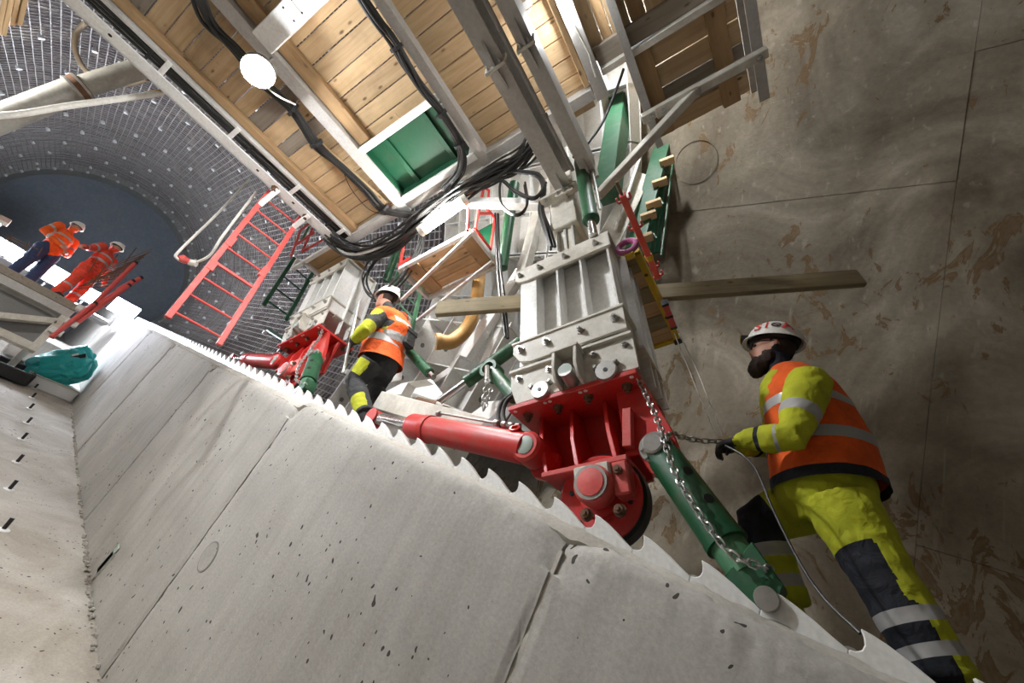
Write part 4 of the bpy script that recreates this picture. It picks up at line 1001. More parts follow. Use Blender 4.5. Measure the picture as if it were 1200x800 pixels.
t = tbuckle('green turnbuckle with a hook left of the upper leg', PY(315, 387, -2.4), PY(338, 402, -2.4), 0.045)
chain(smooth_path([PY(571, 446, -1.97), PY(567, 465, -1.98), PY(567, 480, -1.98), PY(576, 455, -1.98)], 5), 'thin bright chain hanging from the ring clamp')
# orange concrete pump hose
hp = [PY(562, 318, -2.6), PY(560, 340, -2.6), PY(556, 365, -2.58), PY(547, 385, -2.5), PY(530, 400, -2.4), PY(514, 400, -2.3)]
ph = thing('pump_hose', 'curved tan concrete pump hose ending above the sill beam', 'hose', hp[-1])
MB().tube(smooth_path(hp, 6), 0.075, 22).build('hose', 'pump_hose', ph)
e = hp[-1]; d = (hp[-1]-hp[-2]).normalized()
MB().tube([e-d*0.02, e+d*0.03], 0.086, 22).build('end_collar', 'pump_hose', ph); MB().lathe(e+d*0.031, d, [(0.06, 0), (0.06, 0.004), (0, 0.004)], 18).build('plug', 'mortar', ph)
# ================================================================== LONG PLANK
Zk = 2.62
def at_z(px, py): return PZ(px, py, Zk)
k0 = at_z(512, 362); k1 = at_z(1009, 326)
o = piece('scaffold_plank', k0, k1, 0.05, 0.17, ZV, 'wood_worn', None, 0.006); tag(o, 'long worn timber plank laid across behind the lower white leg', 'plank')
# ================================================================== SMALL YELLOW PLATFORM, RED POST, PURPLE RING
Zy = 2.05
Zy = -2.02/PZ(746, 298, 1.0).y
e0, e1 = PZ(746, 298, Zy), PZ(791, 397, Zy)
yp = thing('side_platform', 'small plank platform with yellow edge beside the lower leg', 'platform', e0)
xr = e0.x; xl = xr + 0.30
ny = 6
for k in range(ny):
    ya = lerp(e0.y, e1.y, k/ny); yb = lerp(e0.y, e1.y, (k+1)/ny)
    piece('plank', V((xr, (ya+yb)/2, Zy+0.03)), V((xl, (ya+yb)/2, Zy+0.03)), abs(ya-yb)-0.008, 0.04, ZV, 'wood_joist' if k % 2 else 'wood_worn', yp)
MB().box(xr-0.03, xr+0.02, e1.y-0.02, e0.y+0.02, Zy-0.01, Zy+0.07).build('edge_angle', 'yellow', yp, 0.003)
MB().box(xr-0.03, xl, e1.y-0.045, e1.y, Zy-0.01, Zy+0.07).build('end_angle', 'yellow', yp, 0.003)
MB().box(xr-0.03, xl, e0.y, e0.y+0.03, Zy-0.01, Zy+0.05).build('end_angle', 'yellow', yp, 0.003)
MB().box(xr-0.035, xr+0.03, e1.y-0.05, e1.y+0.0, Zy-0.03, Zy+0.02).build('corner_pad', 'black', yp, 0.003)
for q in (0.2, 0.7): MB().lathe(V((xr, lerp(e0.y, e1.y, q), Zy-0.01)), -ZV, [(0.014, 0), (0.014, 0.006), (0, 0.006)], 8).build('bolt', 'rust_steel', yp)
r0, r1 = PZ(729, 228, 2.95), PZ(771, 325, 2.95)
rp = thing('railing_post', 'red railing post with hooks beside the green stair frame', 'railing post', r1)
MB().bar(r0, r1, 0.05, 0.05).build('post', 'pink_red', rp, 0.004)
a = (r1-r0).normalized()
MB().bar(r0-a*0.12, r0, 0.02, 0.02).build('tip', 'rust_steel', rp)
for q in (0.06, 0.36, 0.86, 0.98):
    p = lerp(r0, r1, q); MB().bar(p-XV*0.05, p+XV*0.05, 0.02, 0.015).build('hook_bar', 'pink_red', rp, 0.002)
    for s in (-1, 1): MB().bar(p+XV*0.05*s, p+XV*0.05*s-a*0.05, 0.015, 0.015).build('hook', 'pink_red', rp, 0.002)
MB().lathe(lerp(r0, r1, 0.72), a, [(0.032, -0.03), (0.036, 0), (0.032, 0.03)], 10).build('clamp', 'yellow', rp)
r2, r3 = PZ(779, 355, 2.3), PZ(789, 382, 2.3)
rq = thing('railing_post', 'short red and black post stub below the long plank', 'railing post', r3)
MB().bar(r2, r3, 0.045, 0.045).build('stub', 'pink_red', rq, 0.003)
for q in (0.0, 0.5, 1.0): MB().bar(lerp(r2, r3, q)-a*0.012, lerp(r2, r3, q)+a*0.012, 0.05, 0.05).build('black_band', 'black', rq)
P = PY(735, 289, -1.83)
pr = thing('lifting_ring', 'purple lifting ring on the top corner of the lower leg', 'lifting ring', P)
MB().tube([P + (XV*math.cos(q)*0.062 + ZV*math.sin(q)*0.055) for q in [2*math.pi*i/24 for i in range(24)]], 0.020, 10, False, True).build('ring', 'purple', pr)
MB().bar(P+V((0.03, -0.02, -0.07)), P+V((-0.03, -0.02, -0.07)), 0.05, 0.03).build('foot', 'yellow', pr, 0.003)
# wires on the right
wr_ = thing('wire_rope', 'pair of thin pale wires hanging below the side platform', 'wire', PY(840, 500, -2.4))
for dx in (0, 9): MB().tube(smooth_path([PZ(790+dx*0.6, 390, 2.03), PY(806+dx, 430, -2.6), PY(822+dx, 470, -2.5), PY(838+dx, 508, -2.3)], 4), 0.0035, 6).build('wire', 'tag_white', wr_)
# ================================================================== GREEN STAIR FRAME
gs = thing('stair_frame', 'green steel stair frame with timber treads behind the red post', 'stair', PY(755, 285, -2.9))
def gbar(a, b, y, w, h, mat='green', name='stringer', up=YV): MB().bar(PY(*a, y), PY(*b, y), w, h, up).build(name, mat, gs, 0.004)
gbar((744, 290), (777, 165), -2.9, 0.20, 0.03); gbar((762, 300), (787, 178), -3.1, 0.03, 0.05, name='rail'); gbar((775, 300), (790, 180), -3.05, 0.02, 0.03, name='rail')
for i, (px, py) in enumerate(((785, 186), (777, 211), (770, 236), (764, 250), (760, 276))):
    p = PY(px+5, py, -2.88); q = p + V((0.16, 0.02, 0)); piece('tread', p, q, 0.09, 0.05, ZV, 'wood_pale', gs)
for (a_, b_) in (((765, 180), (784, 205)), ((758, 215), (778, 240)), ((750, 250), (770, 280))): gbar(a_, b_, -2.98, 0.02, 0.03, name='lattice_bar')
MB().prism([PY(757, 190, -3.2), PY(785, 185, -3.2), PY(772, 295, -3.2), PY(742, 300, -3.2)], YV*-0.02).build('back_sheet', 'green_panel', gs)
# ================================================================== HANGING PLATFORM WITH RED RAILING
Zh = 3.72
c0, c1, c2, c3 = PZ(468, 316, Zh), PZ(551, 271, Zh), PZ(582, 306, Zh), PZ(506, 352, Zh)
X0, X1 = (c1.x+c2.x)/2, (c0.x+c3.x)/2; Y1, Y0 = (c0.y+c1.y)/2, (c2.y+c3.y)/2
hpf = thing('hanging_platform', 'small plank platform in a white frame hanging above the middle worker', 'platform', V(((X0+X1)/2, (Y0+Y1)/2, Zh)))
nn = 4
for k in range(nn):
    ya = lerp(Y1-0.03, Y0+0.03, k/nn); yb = lerp(Y1-0.03, Y0+0.03, (k+1)/nn)
    piece('plank', V((X0+0.02, (ya+yb)/2, Zh+0.05)), V((X1-0.02, (ya+yb)/2, Zh+0.05)), abs(ya-yb)-0.006, 0.04, ZV, 'wood', hpf)
for x in (X0+0.11, X1-0.16): piece('batten', V((x, Y0+0.03, Zh+0.015)), V((x, Y1-0.03, Zh+0.015)), 0.15, 0.03, ZV, 'wood_joist', hpf)
for (p, q) in ((V((X0, Y1, Zh)), V((X1, Y1, Zh))), (V((X0, Y0, Zh)), V((X1, Y0, Zh))), (V((X0, Y0, Zh)), V((X0, Y1, Zh))), (V((X1, Y0, Zh)), V((X1, Y1, Zh)))):
    MB().bar(p, q, 0.04, 0.06).build('frame_bar', 'white', hpf, 0.004)
def rail_frame(parent, pts, y=None, x=None, r=0.017, mat='red'):
    P = [PX(px, py, x) if x is not None else PY(px, py, y) for px, py in pts]
    MB().tube(P, r, 10).build('rail', mat, parent)
for pts in ([(548, 270), (549, 243)], [(557, 268), (562, 242), (567, 220), (573, 223), (572, 235)], [(569, 243), (580, 255), (575, 292), (557, 268)], [(560, 250), (574, 250)]):
    rail_frame(hpf, pts, x=X0-0.01)
for pts in ([(468, 314), (474, 282), (480, 272)], [(470, 308), (486, 299)]): rail_frame(hpf, pts, x=X1)
MB().box(X0+0.1, X1-0.2, Y0+0.02, Y0+0.04, Zh+0.08, Zh+0.85).build('back_board', 'green_panel', hpf)
# small platform by the upper deck corner
Zs = 4.55
ups = thing('hanging_platform', 'small shadowed plank platform behind the corner of the white cable beam', 'platform', PZ(385, 312, Zs))
a0, a1 = PZ(358, 308, Zs), PZ(402, 290, Zs); bx0, bx1 = a1.x, a0.x; by1 = a0.y; by0 = by1-0.5
for k in range(3):
    piece('plank', V((bx0, by1-0.5*(k+.5)/3, Zs+0.03)), V((bx1, by1-0.5*(k+.5)/3, Zs+0.03)), 0.16, 0.04, ZV, 'wood_joist', ups)
MB().bar(V((bx0, by1+0.02, Zs)), V((bx1+0.25, by1+0.02, Zs)), 0.05, 0.06).build('frame_bar', 'white', ups, 0.003)
MB().bar(V((bx1, by1+0.02, Zs)), V((bx1, by0, Zs)), 0.05, 0.06).build('frame_bar', 'white', ups, 0.003)
MB().bar(V((bx1+0.25, by1+0.02, Zs)), V((bx1+0.25, by1+0.02, Zs+0.2)), 0.05, 0.05).build('frame_bar', 'white', ups, 0.003)
for pts in ([(341, 300), (352, 270), (362, 262)], [(354, 295), (366, 268)], [(354, 295), (378, 281)], [(345, 288), (368, 272)]): rail_frame(ups, pts, x=bx1+0.1, mat='pink_red')
rail_frame(ups, [(353, 282), (362, 266)], x=bx1+0.14, mat='green_light')
# ================================================================== LADDERS
def ladder(label, s0, s1, t0, t1, n, r, mat, extra=(), parentname='ladder', sq=True):
    t = thing(parentname, label, 'ladder', s0, 'ladders')
    for p, q in ((s0, s1), (t0, t1)): MB().bar(p, q, r*1.6, r*2.4, YV).build('stile', mat, t, 0.003)
    for k in range(n):
        q = (k+0.35)/n; MB().tube([lerp(s0, s1, q), lerp(t0, t1, q)], r*0.55, 8).build('rung', mat, t)
    return t
XL = 3.72
rl = ladder('tall red ladder hanging below the white cable beam', PX(196, 372, XL), PX(316, 224, XL), PX(256, 404, XL), PX(352, 254, XL), 9, 0.019, 'pink_red')
for (px, py) in ((248, 311), (309, 319), (270, 283)):
    MB().bar(PX(px-4, py+5, XL), PX(px+4, py-5, XL), 0.04, 0.06, YV).build('joint_sleeve', 'pink_red', rl, 0.003)
MB().bar(PX(248, 305, XL), PX(297, 337, XL), 0.02, 0.02).build('tie_bar', 'pink_red', rl)
for (a_, b_) in (((304, 240), (326, 222)), ((344, 266), (362, 252))):
    p = PX(*a_, XL); q = PZ(*b_, ZB); MB().bar(p, q, 0.05, 0.05).build('hanger', 'white', rl, 0.003)
ladder('dark green ladder beside the red ladder over the rebar wall', PX(309, 357, 5.3), PX(345, 302, 5.3), PX(335, 375, 5.3), PX(366, 320, 5.3), 4, 0.022, 'green')
ladder('bright green ladder behind the middle worker', PY(480, 398, -2.55), PY(494, 336, -2.75), PY(455, 365, -2.55), PY(466, 318, -2.75), 4, 0.022, 'green_light')
# ================================================================== UPPER LEFT: PIPE, HOSES, PLANKS
q0, q1, qj = PD(-60, 163, 3.9), PD(172, 78, 4.75), PD(92, 103, 4.45)
pp = thing('delivery_pipe', 'big grey concrete delivery pipe with a wired coupling', 'pipe', q0)
MB().tube([q0, qj], 0.118, 28).build('pipe_length', 'pipe_grey', pp); MB().tube([qj, q1], 0.102, 28).build('pipe_length', 'pipe_grey', pp)
a = (q1-q0).normalized()
MB().tube([qj-a*0.06, qj+a*0.05], 0.128, 28).build('coupling', 'rust_steel', pp)
for s in (-0.05, 0.03): MB().tube([qj+a*s-a*0.012, qj+a*s+a*0.012], 0.134, 28).build('clamp_band', 'steel', pp)
u = a.cross(ZV).normalized(); v = u.cross(a)
for k in range(5):
    an = 0.4*k; pts = [qj + a*(0.02+0.10*i) + (u*math.cos(an+0.9+0.15*math.sin(i*2+k)) + v*math.sin(an+0.9))*0.108 for i in range(6)]
    MB().tube(pts, 0.010, 6).build('tie_wire', 'tag_white', pp)
wh_ = [PD(-30, 136, 3.5), PD(20, 134, 3.6), PD(80, 124, 3.8), PD(140, 116, 4.0), PD(190, 109, 4.3)]
t = thing('white_hose', 'taut white hose crossing in front of the delivery pipe', 'hose', wh_[0])
MB().tube(smooth_path(wh_, 4), 0.027, 14).build('hose', 'hose_white', t); MB().tube([PD(172, 111, 4.2), PD(190, 108, 4.3)], 0.03, 14).build('stained_end', 'wood_joist', t)
lp = [PD(102, 26, 4.6), PD(90, 38, 4.8), PD(88, 58, 4.9), PD(100, 82, 5.0), PD(125, 98, 5.0), PD(155, 98, 5.0), PD(172, 92, 4.9)]
t = thing('hose_loop', 'tan hose looping behind the delivery pipe', 'hose', lp[0])
MB().tube(smooth_path(lp, 6), 0.028, 12).build('hose', 'hose_tan', t)
t = thing('rope', 'pale rope with a pink connector hanging left of the red ladder', 'rope', PX(210, 300, 4.6))
rpth = [PX(292, 210, 4.6), PX(255, 250, 4.6), PX(212, 292, 4.6), PX(207, 302, 4.6), PX(222, 308, 4.6), PX(245, 300, 4.4), PX(262, 275, 4.2), PX(300, 225, 4.0)]
MB().tube(smooth_path(rpth, 6), 0.014, 8).build('cord', 'hose_white', t)
MB().tube([PX(209, 303, 4.6), PX(214, 303, 4.6), PX(222, 307, 4.6)], [0.03, 0.045, 0.03], 12).build('connector', 'pink_red', t)
MB().tube([PX(222, 307, 4.6), PX(230, 309, 4.55)], 0.035, 10).build('sleeve', 'hose_white', t)
for i, (a_, b_) in enumerate((((6, -12), (-6, 45)), ((14, -14), (3, 39)), ((22, -14), (14, 27)), ((32, -16), (22, 27)), ((1, -12), (-9, 12)))):
    o = piece('loose_plank', PD(*a_, 3.2), PD(*b_, 3.45), 0.05, 0.03, CF, 'wood_pale', None, 0.003)
    tag(o, ['longest', 'second longest', 'middle', 'rightmost', 'shortest'][i] + ' of the pale planks hanging in the top left corner', 'plank', 'planks in the top left corner')
# ================================================================== PEOPLE PLATFORM AT THE TOP
XE, ZE = 10.9, PX(45, 332, 10.9).z
pf = thing('access_platform', 'grey steel access platform with cross braces carrying the two men in orange', 'platform', V((XE+0.8, 0.6, ZE-1.0)))
yR = PX(96, 357, XE).y; yL = 2.4
MB().box(XE, XE+0.04, yR, yL, ZE-0.16, ZE).build('front_board', 'wood_grey', pf, 0.004)
MB().box(XE, XE+0.05, yR, yL, ZE-0.34, ZE-0.17).build('lower_board', 'grey_paint', pf, 0.004)
for k in range(8):
    piece('deck_board', V((XE+0.10+0.2*k, yR, ZE-0.02)), V((XE+0.10+0.2*k, yL, ZE-0.02)), 0.19, 0.04, ZV, 'wood_grey', pf)
fl = lambda x: (x*math.sin(TH) + FLJ)/math.cos(TH)
def pbar(a, b, w=0.12): MB().bar(a, b, w, w, XV).build('brace', 'white_dirty', pf, 0.006)
zb = ZE-1.15
pbar(V((XE+0.06, yR+0.06, ZE-0.34)), V((XE+0.06, yR+0.06, zb)), 0.12)
pbar(V((XE+0.06, yR+0.10, ZE-0.5)), V((XE+0.06, 0.65, zb+0.02)), 0.12)
pbar(V((XE+0.06, 1.15, ZE-0.34)), V((XE+0.06, 0.55, zb+0.02)), 0.14)
pbar(V((XE+0.06, yR, zb)), V((XE+0.06, yL, zb)), 0.14)
pbar(V((XE+0.06, 1.7, ZE-0.34)), V((XE+0.06, 1.7, zb)), 0.12)
pbar(V((XE+1.5, yR+0.06, ZE-0.1)), V((XE+1.5, yR+0.06, fl(XE+1.5)+0.02)), 0.12)
MB().box(XE+0.2, XE+0.22, yR+0.1, yL, zb, ZE-0.34).build('back_sheet', 'grey_dark', pf)
for k, (px, py) in enumerate(((97, 362), (103, 364), (84, 378), (66, 388))):
    P = PX(px, py, XE-0.05); MB().box(P.x-0.02, P.x+0.05, P.y-0.10, P.y+0.10, P.z-0.06, P.z+0.06).build('bracket_plate', 'white', pf, 0.004)
rr = thing('pipe_railing', 'red pipe railing leaning out beside the man in red', 'railing', PX(95, 365, XE))
for a_, b_ in (((100, 366), (158, 309)), ((105, 362), (164, 326)), ((60, 395), (110, 356)), ((138, 340), (155, 330)), ((90, 378), (150, 335))):
    MB().tube([PX(*a_, XE-0.04), PX(*b_, XE-0.10)], 0.045, 10).build('pipe', 'pink_red', rr)
    MB().tube([PX(*b_, XE-0.10), PX(*b_, XE-0.10)+(PX(*b_, XE-0.10)-PX(*a_, XE-0.04)).normalized()*0.05], 0.047, 10).build('pipe_cap', 'black', rr)
# rebar mats standing beside the men
rm = thing('rebar_mat', 'rusty reinforcement mat standing in front of the man in red', 'rebar mat', PX(110, 345, XE))
for i in range(9):
    a_ = (92+5.5*i, 334-1.2*i+2); b_ = (135+5.0*i, 317-2.8*i)
    MB().tube([PX(*a_, XE-0.02), PX(*b_, XE-0.02)], 0.010, 5).build('bar', 'rust_steel', rm)
for i in range(10):
    q = i/9; a_ = (lerp(90, 128, q), lerp(338, 312, q)); b_ = (lerp(135, 178, q), lerp(335, 292, q))
    MB().tube([PX(*a_, XE+0.0), PX(*b_, XE+0.0)], 0.010, 5).build('bar', 'rust_steel', rm)
for (a_, b_) in (((104, 318), (114, 303)), ((120, 322), (138, 298)), ((146, 308), (160, 290)), ((112, 328), (126, 306))):
    MB().tube([PX(*a_, XE), PX(*b_, XE)], 0.010, 5).build('bar', 'rust_steel', rm)
rm = thing('rebar_mat', 'thin dark rebar grid standing left of the man in blue trousers', 'rebar mat', PX(10, 305, XE))
for (a_, b_) in (((3, 302), (14, 274)), ((-8, 300), (8, 278)), ((6, 275), (45, 292)), ((10, 280), (30, 290)), ((28, 296), (34, 283)), ((44, 300), (50, 290))):
    MB().tube([PX(*a_, XE+0.1), PX(*b_, XE+0.1)], 0.010, 5).build('bar', 'rust_steel', rm)
t = thing('beam_end', 'small grey beam end at the left picture edge above the platform', 'beam', PX(4, 260, 12.5))
MB().bar(PX(-25, 244, 12.5), PX(11, 262, 12.5), 0.16, 0.12).build('beam', 'white_dirty', t, 0.006)
# floodlights behind the platform
def flood(P, aim, s, label):
    t = thing('floodlight', label, 'floodlight', P, 'floodlights at the top of the shaft'); d = (aim-P).normalized()
    u = d.cross(ZV).normalized(); v = u.cross(d)
    MB().hexa(P - d*0.06, d*0.05, u*s, v*s*0.7).build('housing', 'grey_dark', t, 0.008)
    MB().hexa(P, d*0.012, u*s*0.92, v*s*0.62).build('lens', 'flood_glow', t)
    MB().bar(P-d*0.06-v*s*0.7, P-d*0.06-v*(s*0.7+0.35), 0.05, 0.03).build('bracket', 'grey_dark', t); return t
C0 = V((0, 0, 0))
flood(PD(146, 362, 11.5), V((2, -1, 2)), 0.30, 'floodlight glaring on the bench beyond the red railing')
flood(PD(63, 322, 11.2), V((3, 0, 3)), 0.34, 'floodlight glaring between the two men')
flood(PD(27, 306, 11.4), V((3, 0, 3)), 0.22, 'floodlight glaring between the legs of the left man')
flood(PD(104, 345, 11.2), V((3, 0, 3)), 0.26, 'floodlight glaring behind the rebar mat')
flood(B(17.5, 0.9, -0.4), B(30, 0, 2.5), 0.45, 'floodlight behind the men shining up at the tarpaulin')  # added lamp, hidden from the camera, brightens the tarpaulin
flood(B(16.5, -0.9, -0.3), B(17.5, -1.0, 6), 0.45, 'floodlight behind the men shining at the crown of the shaft')  # added lamp to brighten the reinforced shaft wall
flood(B(15.5, 1.9, 0.4), B(11.0, 1.0, 6), 0.45, 'floodlight on the left bench shining at the shaft crown')  # another added lamp, lights the shaft crown from the left
flood(PD(8, 292, 13.5), V((3, 1, 3)), 0.34, 'floodlight glaring at the left picture edge')
def assumed_tripod_lamp(P, aim, label, s=0.22):
    d = (aim-P).normalized(); u = d.cross(ZV).normalized(); v = u.cross(d)
    g = V((P.x, P.y, (P.x*math.sin(TH)+0.05)/math.cos(TH)))
    t = thing('assumed_tripod_lamp', label, 'lamp', g, 'tripod lamps on the left bench')
    MB().hexa(P - d*0.07, d*0.05, u*s*1.06, v*s*0.76).build('housing', 'yellow', t, 0.01)
    MB().hexa(P - d*0.012, d*0.010, u*s, v*s*0.7).build('lens', 'assumed_tripod_glow', t)
    MB().cyl(P-d*0.09, g+ZV*0.45, 0.02, 10).build('mast', 'grey_dark', t)
    for k in range(3):
        an = 2*math.pi*k/3; q = g + V((math.cos(an)*0.35, math.sin(an)*0.35, 0)); q.z = (q.x*math.sin(TH)+0.06)/math.cos(TH)
        MB().cyl(g+ZV*0.75, q, 0.014, 8).build('leg', 'grey_dark', t)
assumed_tripod_lamp(V((5.0, 2.2, 4.6)), V((5.0, -1.6, 1.9)), 'yellow tripod lamp on the left bench beside the camera')  # assumed lamp, out of view, added to brighten the bench face
assumed_tripod_lamp(V((8.2, 2.3, 6.5)), V((8.6, -1.6, 4.0)), 'yellow tripod lamp on the left bench farther uphill')  # second assumed lamp, unseen, lights the bench face farther up
# ================================================================== BAG AND TRAY ON THE CHANNEL FLOOR
bg = thing('slab_box', 'pale packing slab under the teal bag in the floor corner', 'box', B(12.9, -1.3, FLJ))
MB().hexa(B(13.6, -1.15, FLJ+0.12), DV*0.75, YV*0.43, JV*0.12).build('slab', 'tag_white', bg, 0.02)
MB().hexa(B(13.6, -1.15, FLJ+0.245), DV*0.77, YV*0.44, JV*0.01).build('wrapping', 'white_dirty', bg, 0.004)
m = MB(); c = lerp(PD(43, 438, 9.0), PD(105, 428, 9.3), 0.5) + YV*0.05; ex = (PD(112, 424, 9.2)-PD(38, 440, 8.8))/2; ey = PD(75, 412, 9.1)-PD(75, 434, 9.1); ez = ex.cross(ey).normalized()*0.40
nu, nv = 36, 22
for i in range(nv+1):
    ph_ = math.pi*i/nv - math.pi/2
    for a in range(nu):
        an = 2*math.pi*a/nu; cx = math.sin(ph_); cr = math.cos(ph_)
        cx = math.copysign(abs(cx)**0.6, cx); cr = max(cr, 1e-3)**0.5
        n1 = 1 + 0.16*noise.noise(V((cx*2.2, math.cos(an)*2.4, math.sin(an)*2.4))) + 0.08*noise.noise(V((cx*7, math.cos(an)*6, math.sin(an)*6)))
        m.v.append(c + ex*cx*n1 + (ey*math.cos(an) + ez*math.sin(an))*cr*n1)
for i in range(nv):
    for a in range(nu):
        a2 = (a+1) % nu; m.f.append((i*nu+a, i*nu+a2, (i+1)*nu+a2, (i+1)*nu+a))
tb = thing('bag', 'crumpled teal plastic bag lying on the packing slab', 'bag', c - ey)
m.build('sack', 'teal', tb, smooth=False)
P = PD(92, 418, 8.98); MB().hexa(P, ex.normalized()*0.12, ey.normalized()*0.04, ez.normalized()*0.01).build('print', 'navy', tb)
P = PD(88, 416, 8.97); MB().hexa(P, ex.normalized()*0.05, ey.normalized()*0.03, ez.normalized()*0.01).build('print', 'tag_white', tb)
bt = thing('tray', 'open black plastic tray standing at the left picture edge', 'tray', PJ(8, 440, FLJ))
P = PJ(6, 441, FLJ) + JV*0.05
for (dd_, yy, hd, hy) in ((0.40, 0, 0.03, 0.30), (-0.40, 0, 0.03, 0.30), (0, 0.30, 0.40, 0.03), (0, -0.30, 0.40, 0.03)):
    MB().hexa(P + DV*dd_ + YV*yy + JV*0.10, DV*hd, YV*hy, JV*0.12).build('rim', 'black', bt, 0.02)
MB().hexa(P, DV*0.38, YV*0.28, JV*0.02).build('base', 'black', bt)
t = thing('block_pile', 'low pale stone block with dark joints left of the teal bag', 'block', PD(55, 420, 10.5))
c = PD(58, 414, 10.6)
MB().hexa(c, DV*0.8, YV*0.32, JV*0.30).build('block', 'bench_concrete', t, 0.02)
MB().hexa(c+DV*0.1+YV*0.5-JV*0.12, DV*0.7, YV*0.18, JV*0.2).build('block', 'bench_concrete', t, 0.02)
# ================================================================== PEOPLE
def remesh(m, voxel, mats, classify, fold=0.006, it=3, cuts=()):
    me = m.mesh('tmp', 0, False)
    o = bpy.data.objects.new('tmp', me); COL.objects.link(o)
    md = o.modifiers.new('r', 'REMESH'); md.mode = 'VOXEL'; md.voxel_size = voxel; md.adaptivity = 0
    dg = bpy.context.evaluated_depsgraph_get(); ev = o.evaluated_get(dg)
    out = bpy.data.meshes.new_from_object(ev); bpy.data.objects.remove(o)
    bm = bmesh.new(); bm.from_mesh(out)
    for _ in range(it): bmesh.ops.smooth_vert(bm, verts=bm.verts, factor=0.5, use_axis_x=True, use_axis_y=True, use_axis_z=True)
    for (pc_, pn_) in cuts:
        fs_ = [f for f in bm.faces if (f.calc_center_median()-pc_).length < 0.17]
        gm_ = list({v_ for f in fs_ for v_ in f.verts}) + list({e_ for f in fs_ for e_ in f.edges}) + fs_
        bmesh.ops.bisect_plane(bm, geom=gm_, plane_co=pc_, plane_no=pn_, dist=1e-5)
    bm.normal_update()
    out.materials.clear()
    for x in mats: out.materials.append(MATS[x])
    cloth_idx = {i for i, x in enumerate(mats) if x not in ('skin', 'lip', 'hair', 'glove', 'black')}
    vc = {}
    for f in bm.faces:
        f.material_index = classify(f.calc_center_median()); f.smooth = True
        for v_ in f.verts: vc[v_] = f.material_index
    if fold:
        for v_ in bm.verts:
            if vc.get(v_) in cloth_idx:
                p = v_.co
                nz = noise.noise(V((p.x*9, p.y*9, p.z*22))) + 0.5*noise.noise(p*38)
                v_.co = p + v_.normal*nz*fold
    bm.to_mesh(out); bm.free(); return out
def hand(m, wrist, d, palm_n, side, curl=0.5, s=1.0):
    """palm, four unequal fingers, thumb. d = direction of the hand, palm_n = where the palm looks, side = thumb side"""
    d = d.normalized(); pn = (palm_n - d*palm_n.dot(d)).normalized(); sd = d.cross(pn).normalized()
    if sd.dot(side) < 0: sd = -sd
    pc = wrist + d*0.052*s
    m.ell(pc, d*0.056*s, sd*0.043*s, pn*0.019*s, 16, 10)
    for k, (off, ln) in enumerate(((0.031, 0.074), (0.011, 0.083), (-0.010, 0.077), (-0.029, 0.060))):
        b = pc + d*0.040*s + sd*off*s; pts = [b - d*0.02*s]; cur = b; ang = 0.15; L = ln*s/3
        pts.append(cur)
        for j in range(3):
            ang += curl*(0.75 if j == 0 else 1.0); cur = cur + (d*math.cos(ang) + pn*math.sin(ang))*L*(1.15-0.15*j); pts.append(cur)
        m.tube(pts, [0.0105*s, 0.0105*s, 0.0098*s, 0.009*s, 0.0075*s], 8)
    b = pc - d*0.015*s + sd*0.036*s
    pts = [b - sd*0.012*s, b, b + (sd*0.75 + d*0.55 + pn*0.35).normalized()*0.034*s]
    pts.append(pts[-1] + (d*0.8 + pn*(0.3+curl*0.5) + sd*0.15).normalized()*0.03*s); pts.append(pts[-1] + (d*0.7 + pn*(0.4+curl*0.6) - sd*0.1).normalized()*0.022*s)
    m.tube(pts, [0.013*s, 0.013*s, 0.0115*s, 0.0105*s, 0.008*s], 8)
